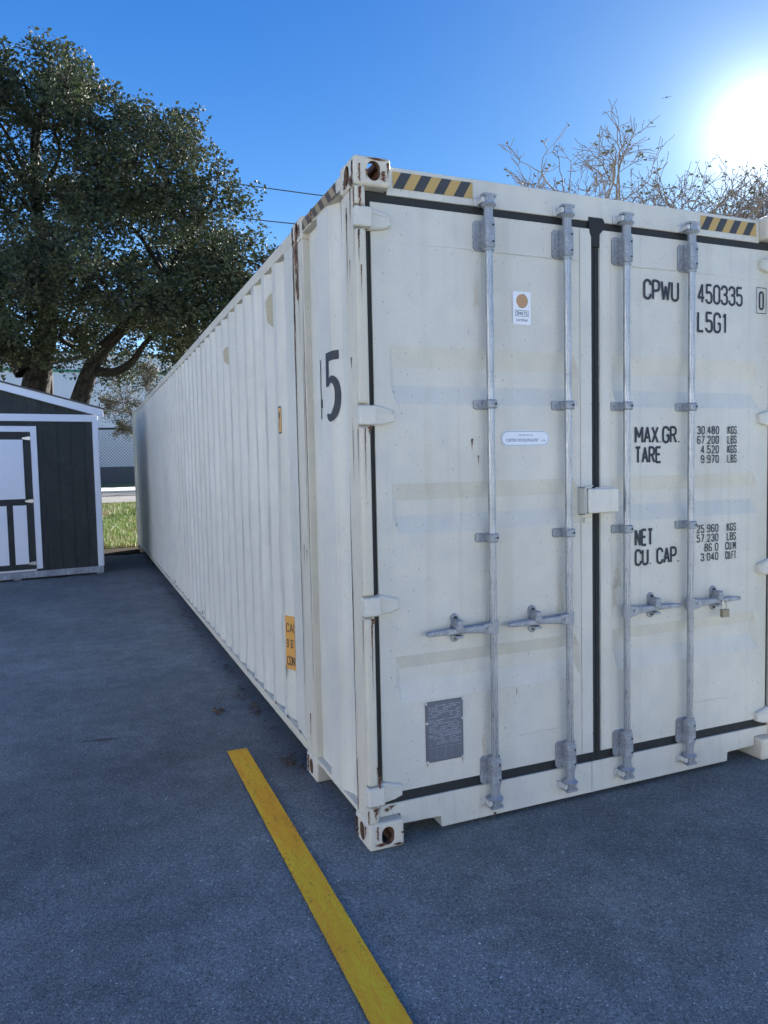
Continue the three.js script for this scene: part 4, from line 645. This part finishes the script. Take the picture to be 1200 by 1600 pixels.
// ---------------------------------------------------------------- grey shrub between shed and container
{
  const base = V(2.2, rise(-21.6), -21.6), r = rngOf(401), t = thing('shrub', 'sparse grey green shrub in front of the chain link fence', 'shrub', base.toArray());
  const twigs = [], spots = [], greyBark = std(lin(0.2, 0.17, 0.15), { roughness: 0.9 });
  const fork = V(-0.5, 2.3, 0), lobes = [[-1.9, 3.35, 0.1, 0.75], [-1.3, 3.75, 0.3, 0.7], [-2.35, 3.1, 0, 0.55], [-0.7, 3.2, -0.2, 0.8], [-1.5, 2.75, 0.2, 0.65], [-0.3, 3.9, 0.1, 0.7], [0.3, 3.2, 0.2, 0.8], [0.8, 3.8, -0.1, 0.7], [-1.2, 4.25, 0, 0.45], [-2.0, 2.5, 0.1, 0.4]];
  part('stem', limb([[0, -0.05, 0], [0.1, 1.2, 0.05], fork.toArray()], 0.12, 0.07, 8, 8), greyBark, t);
  for (const [x, y, z, w] of lobes) {
    const p = V(x, y, z); twigs.push(limb([fork.toArray(), fork.clone().lerp(p, 0.5).add(V(0, 0.2, 0)).toArray(), p.toArray()], 0.05, 0.016, 6, 5));
    for (let k = 0; k < 46; k++) { const d = V(r() - 0.5, r() - 0.35, r() - 0.5).normalize().multiplyScalar(w * (0.6 + r() * 0.55)), e = p.clone().add(d); twigs.push(limb([p.clone().addScaledVector(d, 0.1).toArray(), p.clone().addScaledVector(d, 0.55).add(V((r() - 0.5) * 0.15, 0.06, (r() - 0.5) * 0.15)).toArray(), e.toArray()], 0.009, 0.004, 3, 3)); for (let q = 0; q < 3; q++) spots.push([p.clone().addScaledVector(d, 0.4 + 0.6 * r()).add(V((r() - 0.5) * 0.1, (r() - 0.5) * 0.1, (r() - 0.5) * 0.1)), 0.7 + r() * 0.5]); }
  }
  part('branches', twigs, greyBark, t).userData.kind = 'stuff';
  scatter('foliage', [1, 2].map((k) => leafClump(rngOf(405 + k), 9, 0.11, 0.06, 0.014)), leafMat(lin(0.12, 0.125, 0.085), 0.6), spots, t, r, (c, q) => { const v = 0.6 + q() * 0.7; return c.setRGB(v, v, v * 0.95); });
}
// ---------------------------------------------------------------- fence, building, wires
{
  const z = -29.1, y0 = rise(z), h = 2.36, x0 = -14, x1 = 16, f = thing('chain_link_fence', 'chain link fence with dark top rail beyond the street', 'fence', [0, y0, z]);
  const wireM = std(lin(0.16, 0.17, 0.18), { roughness: 0.6, metalness: 0.4 }), w = [], p = 0.125;
  for (let x = x0 - h; x < x1; x += p) for (const s of [1, -1]) { const a = s > 0 ? x : x + h, b = s > 0 ? x + h : x; w.push(tube([V(a, 0.03, s * 0.006), V(b, h, s * 0.006)], [0.0085, 0.0085], 3)); }
  part('mesh_wire', w, wireM, f).userData.kind = 'stuff';
  part('top_rail', clean(new THREE.CylinderGeometry(0.045, 0.045, x1 - x0 + 2.4, 8).rotateZ(Math.PI / 2).translate((x0 + x1) / 2 - 1.2, h, 0)), std(lin(0.03, 0.035, 0.04), { roughness: 0.5 }), f);
  for (let x = x0 - 2; x <= x1; x += 3) part('post', cyl(0.04, 0.04, -0.1, h + 0.05, x, -0.06, 8), wireM, f);
}
{
  const z = -33.4, y0 = rise(z), b = thing('warehouse', 'pale white building with green stripe behind the fence', 'building', [4, y0, z]);
  const wallM = std(lin(0.84, 0.85, 0.86), { roughness: 0.7 }), dk = std(lin(0.09, 0.1, 0.11), { roughness: 0.8 }), gr = std(lin(0.08, 0.3, 0.18), { roughness: 0.5 });
  part('wall', bx(-22, 2.2, 0.78, 5.9, -14, 0, 0), wallM, b); part('plinth', bx(-22, 2.2, 0, 0.779, -14, 0.03, 0), dk, b);
  part('stripe', bx(-22.02, 2.22, 5.05, 5.17, -0.02, 0.04, 0), gr, b); part('roof_edge', bx(-22.1, 2.3, 5.9, 5.98, -14.1, 0.08, 0), dk, b);
  for (let k = 0; k < 5; k++) { const x = -21 + k * 4.4 + 0.6; const w = part('window', bx(x, x + 1.3, 2.28, 2.62, -0.05, 0.02, 0), std(lin(0.03, 0.035, 0.04), { roughness: 0.15 }), b); part('window_frame', [bx(x - 0.05, x + 1.35, 2.23, 2.28, -0.02, 0.05, 0), bx(x - 0.05, x + 1.35, 2.62, 2.67, -0.02, 0.05, 0)], wallM, w); }
}
{
  const P0 = [-1.9, 0, -24.15], P1 = [18.3, 0, -22.87], wood = std(lin(0.14, 0.11, 0.09), { map: barkTex, roughness: 0.9 }), g0 = (x, z) => rise(z);
  for (const [x, , z] of [P0, P1]) { const p = thing('utility_pole', x < 0 ? 'wooden utility pole behind the oak carrying two overhead wires' : 'wooden utility pole hidden behind the container at the wires end', 'pole', [x, g0(x, z), z], 0, 'poles of the overhead line'); const h = (x < 0 ? 12.2 : 11.7) - g0(x, z); part('pole', cyl(0.15, 0.1, -0.05, h, 0, 0, 10), wood, p); for (const y of [h - 0.35, h - 1.6]) part('crossarm', bx(-0.06, 0.06, y - 0.06, y + 0.06, -0.8, 0.8, 0.005), wood, p); }
  const wireM = std(lin(0.06, 0.06, 0.065), { roughness: 0.6 });
  [[11.88, 11.42, 0.35, 'upper'], [10.52, 10.49, 0.3, 'lower']].forEach(([ya, yb, sag, which]) => { const pts = []; for (let i = 0; i <= 30; i++) { const t = i / 30; pts.push(V(P0[0] + (P1[0] - P0[0]) * t, ya + (yb - ya) * t - sag * 4 * t * (1 - t) + 0.28, P0[2] + (P1[2] - P0[2]) * t)); } solo('overhead_wire', tube(pts, pts.map(() => 0.02), 5), wireM, `${which} black overhead wire crossing the sky beside the oak`, 'wire'); });
}
{   // short open crack in the asphalt
  const r = rngOf(621), pos = [], idx = []; let x = -1.16, z = -1.93;
  for (let i = 0; i <= 14; i++) { const w = 0.002 + 0.006 * Math.sin(Math.PI * i / 14) * (0.4 + r()); pos.push(x, 0.007, z - w, x, 0.007, z + w); x += 0.018; z += (r() - 0.5) * 0.02; if (i) { const a = i * 2; idx.push(a - 2, a - 1, a, a, a - 1, a + 1); } }
  const g = new THREE.BufferGeometry(); g.setIndex(idx); g.setAttribute('position', new THREE.Float32BufferAttribute(pos, 3)); g.computeVertexNormals(); structure('asphalt_crack', clean(g), std(lin(0.035, 0.035, 0.035), { roughness: 0.95 }));
}
// ---------------------------------------------------------------- added halls out of view: invented so sunlit walls fill the container's shaded faces
{
  const wallM = std(lin(0.45, 0.46, 0.47), { roughness: 0.85 }), trim = std(lin(0.3, 0.31, 0.33), { roughness: 0.7 }), glass = std(lin(0.03, 0.035, 0.045), { roughness: 0.1 });
  const hall = (label, pos, turn, w, h, d, n, wallM) => {
    const b = thing('added_fill_hall', label, 'building', pos, turn); part('wall', bx(-w / 2, w / 2, 0, h, -d, 0, 0), wallM, b); part('roof', bx(-w / 2 - 0.3, w / 2 + 0.3, h, h + 0.25, -d - 0.3, 0.3, 0), trim, b);
    for (let k = 0; k < n; k++) { const x = -w / 2 + (k + 0.5) * w / n; const f = part('window', bx(x - 0.6, x + 0.6, 1.1, 2.3, -0.06, 0.02, 0), glass, b); part('window_frame', [bx(x - 0.68, x + 0.68, 1.02, 1.1, -0.02, 0.06, 0), bx(x - 0.68, x + 0.68, 2.3, 2.38, -0.02, 0.06, 0)], trim, f); }
  };
  hall('added unseen pale grey hall throwing sunlit fill onto the container doors', [-4, 0, 19], Math.PI, 40, 5.7, 10, 9, wallM);
  hall('added unseen white hall throwing sunlit fill onto the long container wall', [-19, 0, -4], Math.PI / 2, 30, 7.0, 9, 6, std(lin(0.66, 0.67, 0.68), { roughness: 0.85 }));
}
// ---------------------------------------------------------------- grass on the bank, litter at the container foot, small bird
{
  const r = rngOf(501), pos = [], nor = [];
  for (let i = 0; i < 9; i++) { const a = r() * 6.28, x = (r() - 0.5) * 0.12, z = (r() - 0.5) * 0.12, h = 0.05 + r() * 0.09, w = 0.006, dx = Math.cos(a), dz = Math.sin(a), lx = (r() - 0.5) * 0.08, lz = (r() - 0.5) * 0.08; pos.push(x - dx * w, 0, z - dz * w, x + dx * w, 0, z + dz * w, x + lx, h, z + lz); for (let k = 0; k < 3; k++) nor.push(-dz * 0.6, 0.7, dx * 0.6); }
  const g = new THREE.BufferGeometry(); g.setAttribute('position', new THREE.Float32BufferAttribute(pos, 3)); g.setAttribute('normal', new THREE.Float32BufferAttribute(nor, 3));
  const n = 34000, m = shade(new THREE.InstancedMesh(g, new THREE.MeshPhysicalMaterial({ color: 0xffffff, roughness: 0.7, transmission: 0.35, thickness: 0, side: THREE.DoubleSide }), n)), M4 = new THREE.Matrix4(), q = new THREE.Quaternion(), c = new THREE.Color();
  for (let i = 0; i < n; i++) { const z = -14.2 - r() * 8.4, x = -6 + r() * 11, s = 0.6 + r() * 0.8; M4.compose(V(x, rise(z) - 0.01 + Math.min(1, Math.max(0, (-15.5 - z) / 4)) * fbm(x * 0.22, z * 0.3) * 0.07, z), q.setFromEuler(new THREE.Euler(0, r() * 6.28, 0)), V(s, s, s)); m.setMatrixAt(i, M4); const d = fbm(x * 0.8, z * 0.8, 3) + (r() - 0.5) * 0.5; m.setColorAt(i, d > 0.16 ? c.setRGB(0.30, 0.24, 0.11) : c.setRGB(0.14 + r() * 0.06, 0.23 + r() * 0.06, 0.04)); }
  m.name = 'grass'; scene.add(m); tag(m, 'short sunlit grass on the bank behind shed and container', 'grass', null, 'stuff');
}
{
  const r = rngOf(601), brown = std(lin(0.12, 0.07, 0.045), { roughness: 0.85 }), g = leafClump(rngOf(602), 5, 0.035, 0.05, 0.014), spots = [];
  for (let i = 0; i < 300; i++) { const z = -0.9 - Math.pow(r(), 1.5) * 7.5, cl = Math.sin(z * 5.1) + Math.sin(z * 2.3 + 1) > 0.2; if (!cl && r() < 0.75) continue; spots.push([V(-0.015 - r() * r() * 0.10, 0.012 + r() * 0.012, z), 0.22 + r() * 0.28]); }
  for (let i = 0; i < 26; i++) spots.push([V(-0.03 - r() * 0.07, 0.012 + r() * 0.015, -1.0 - r() * 0.16), 0.22 + r() * 0.3]);
  const m = shade(new THREE.InstancedMesh(g, brown, spots.length)), M4 = new THREE.Matrix4(), q = new THREE.Quaternion(), c = new THREE.Color();
  spots.forEach(([p, s], i) => { M4.compose(p, q.setFromEuler(new THREE.Euler(0, r() * 6.28, 0)), V(s, s * 0.35, s)); m.setMatrixAt(i, M4); m.setColorAt(i, c.setRGB(0.7 + r() * 0.6, 0.7 + r() * 0.5, 0.7 + r() * 0.5)); });
  m.name = 'leaf_litter'; scene.add(m); tag(m, 'dry brown leaf litter blown against the foot of the container', 'leaf litter', null, 'stuff');
  const dead = (name, label, x, z, s, seed) => { const q2 = rngOf(seed), pts = [], geos = []; for (let k = 0; k < 4; k++) { const a = q2() * 6.28, L = (0.03 + q2() * 0.04) * s; geos.push(tube([V((q2() - 0.5) * 0.04 * s, 0.008, (q2() - 0.5) * 0.03 * s), V(Math.cos(a) * L * 0.5, 0.018 * s, Math.sin(a) * L * 0.5), V(Math.cos(a) * L, 0.009, Math.sin(a) * L)], [0.004 * s, 0.009 * s, 0.002 * s], 5)); } const o = solo(name, geos, brown, label, 'leaf'); o.position.set(x, 0, z); };
  dead('dead_leaf', 'curled reddish brown leaf lying alone on the asphalt by the stripe end', -0.28, -2.138, 1.3, 611);
}
{
  const w = plateXY([[0, 0.06], [0.24, 0.1], [0.48, -0.02], [0.22, 0.03], [0, -0.05]], -0.008, 0.008), w2 = clean(w.clone().scale(-1, 1, 1)), body = clean(new THREE.SphereGeometry(0.07, 10, 8).scale(1, 0.9, 2.6));
  const o = solo('bird', [metres(w.clone().rotateX(-1.1)), metres(w2.rotateX(-1.1)), body], std(lin(0.05, 0.05, 0.06), { roughness: 0.8 }), 'small dark bird gliding in the sky above the bare tree', 'bird'); o.position.set(36.85, 26.2, -37.4); o.rotation.set(0.2, -0.9, 0.15); o.scale.setScalar(0.75);
}
renderer.render(scene, camera);
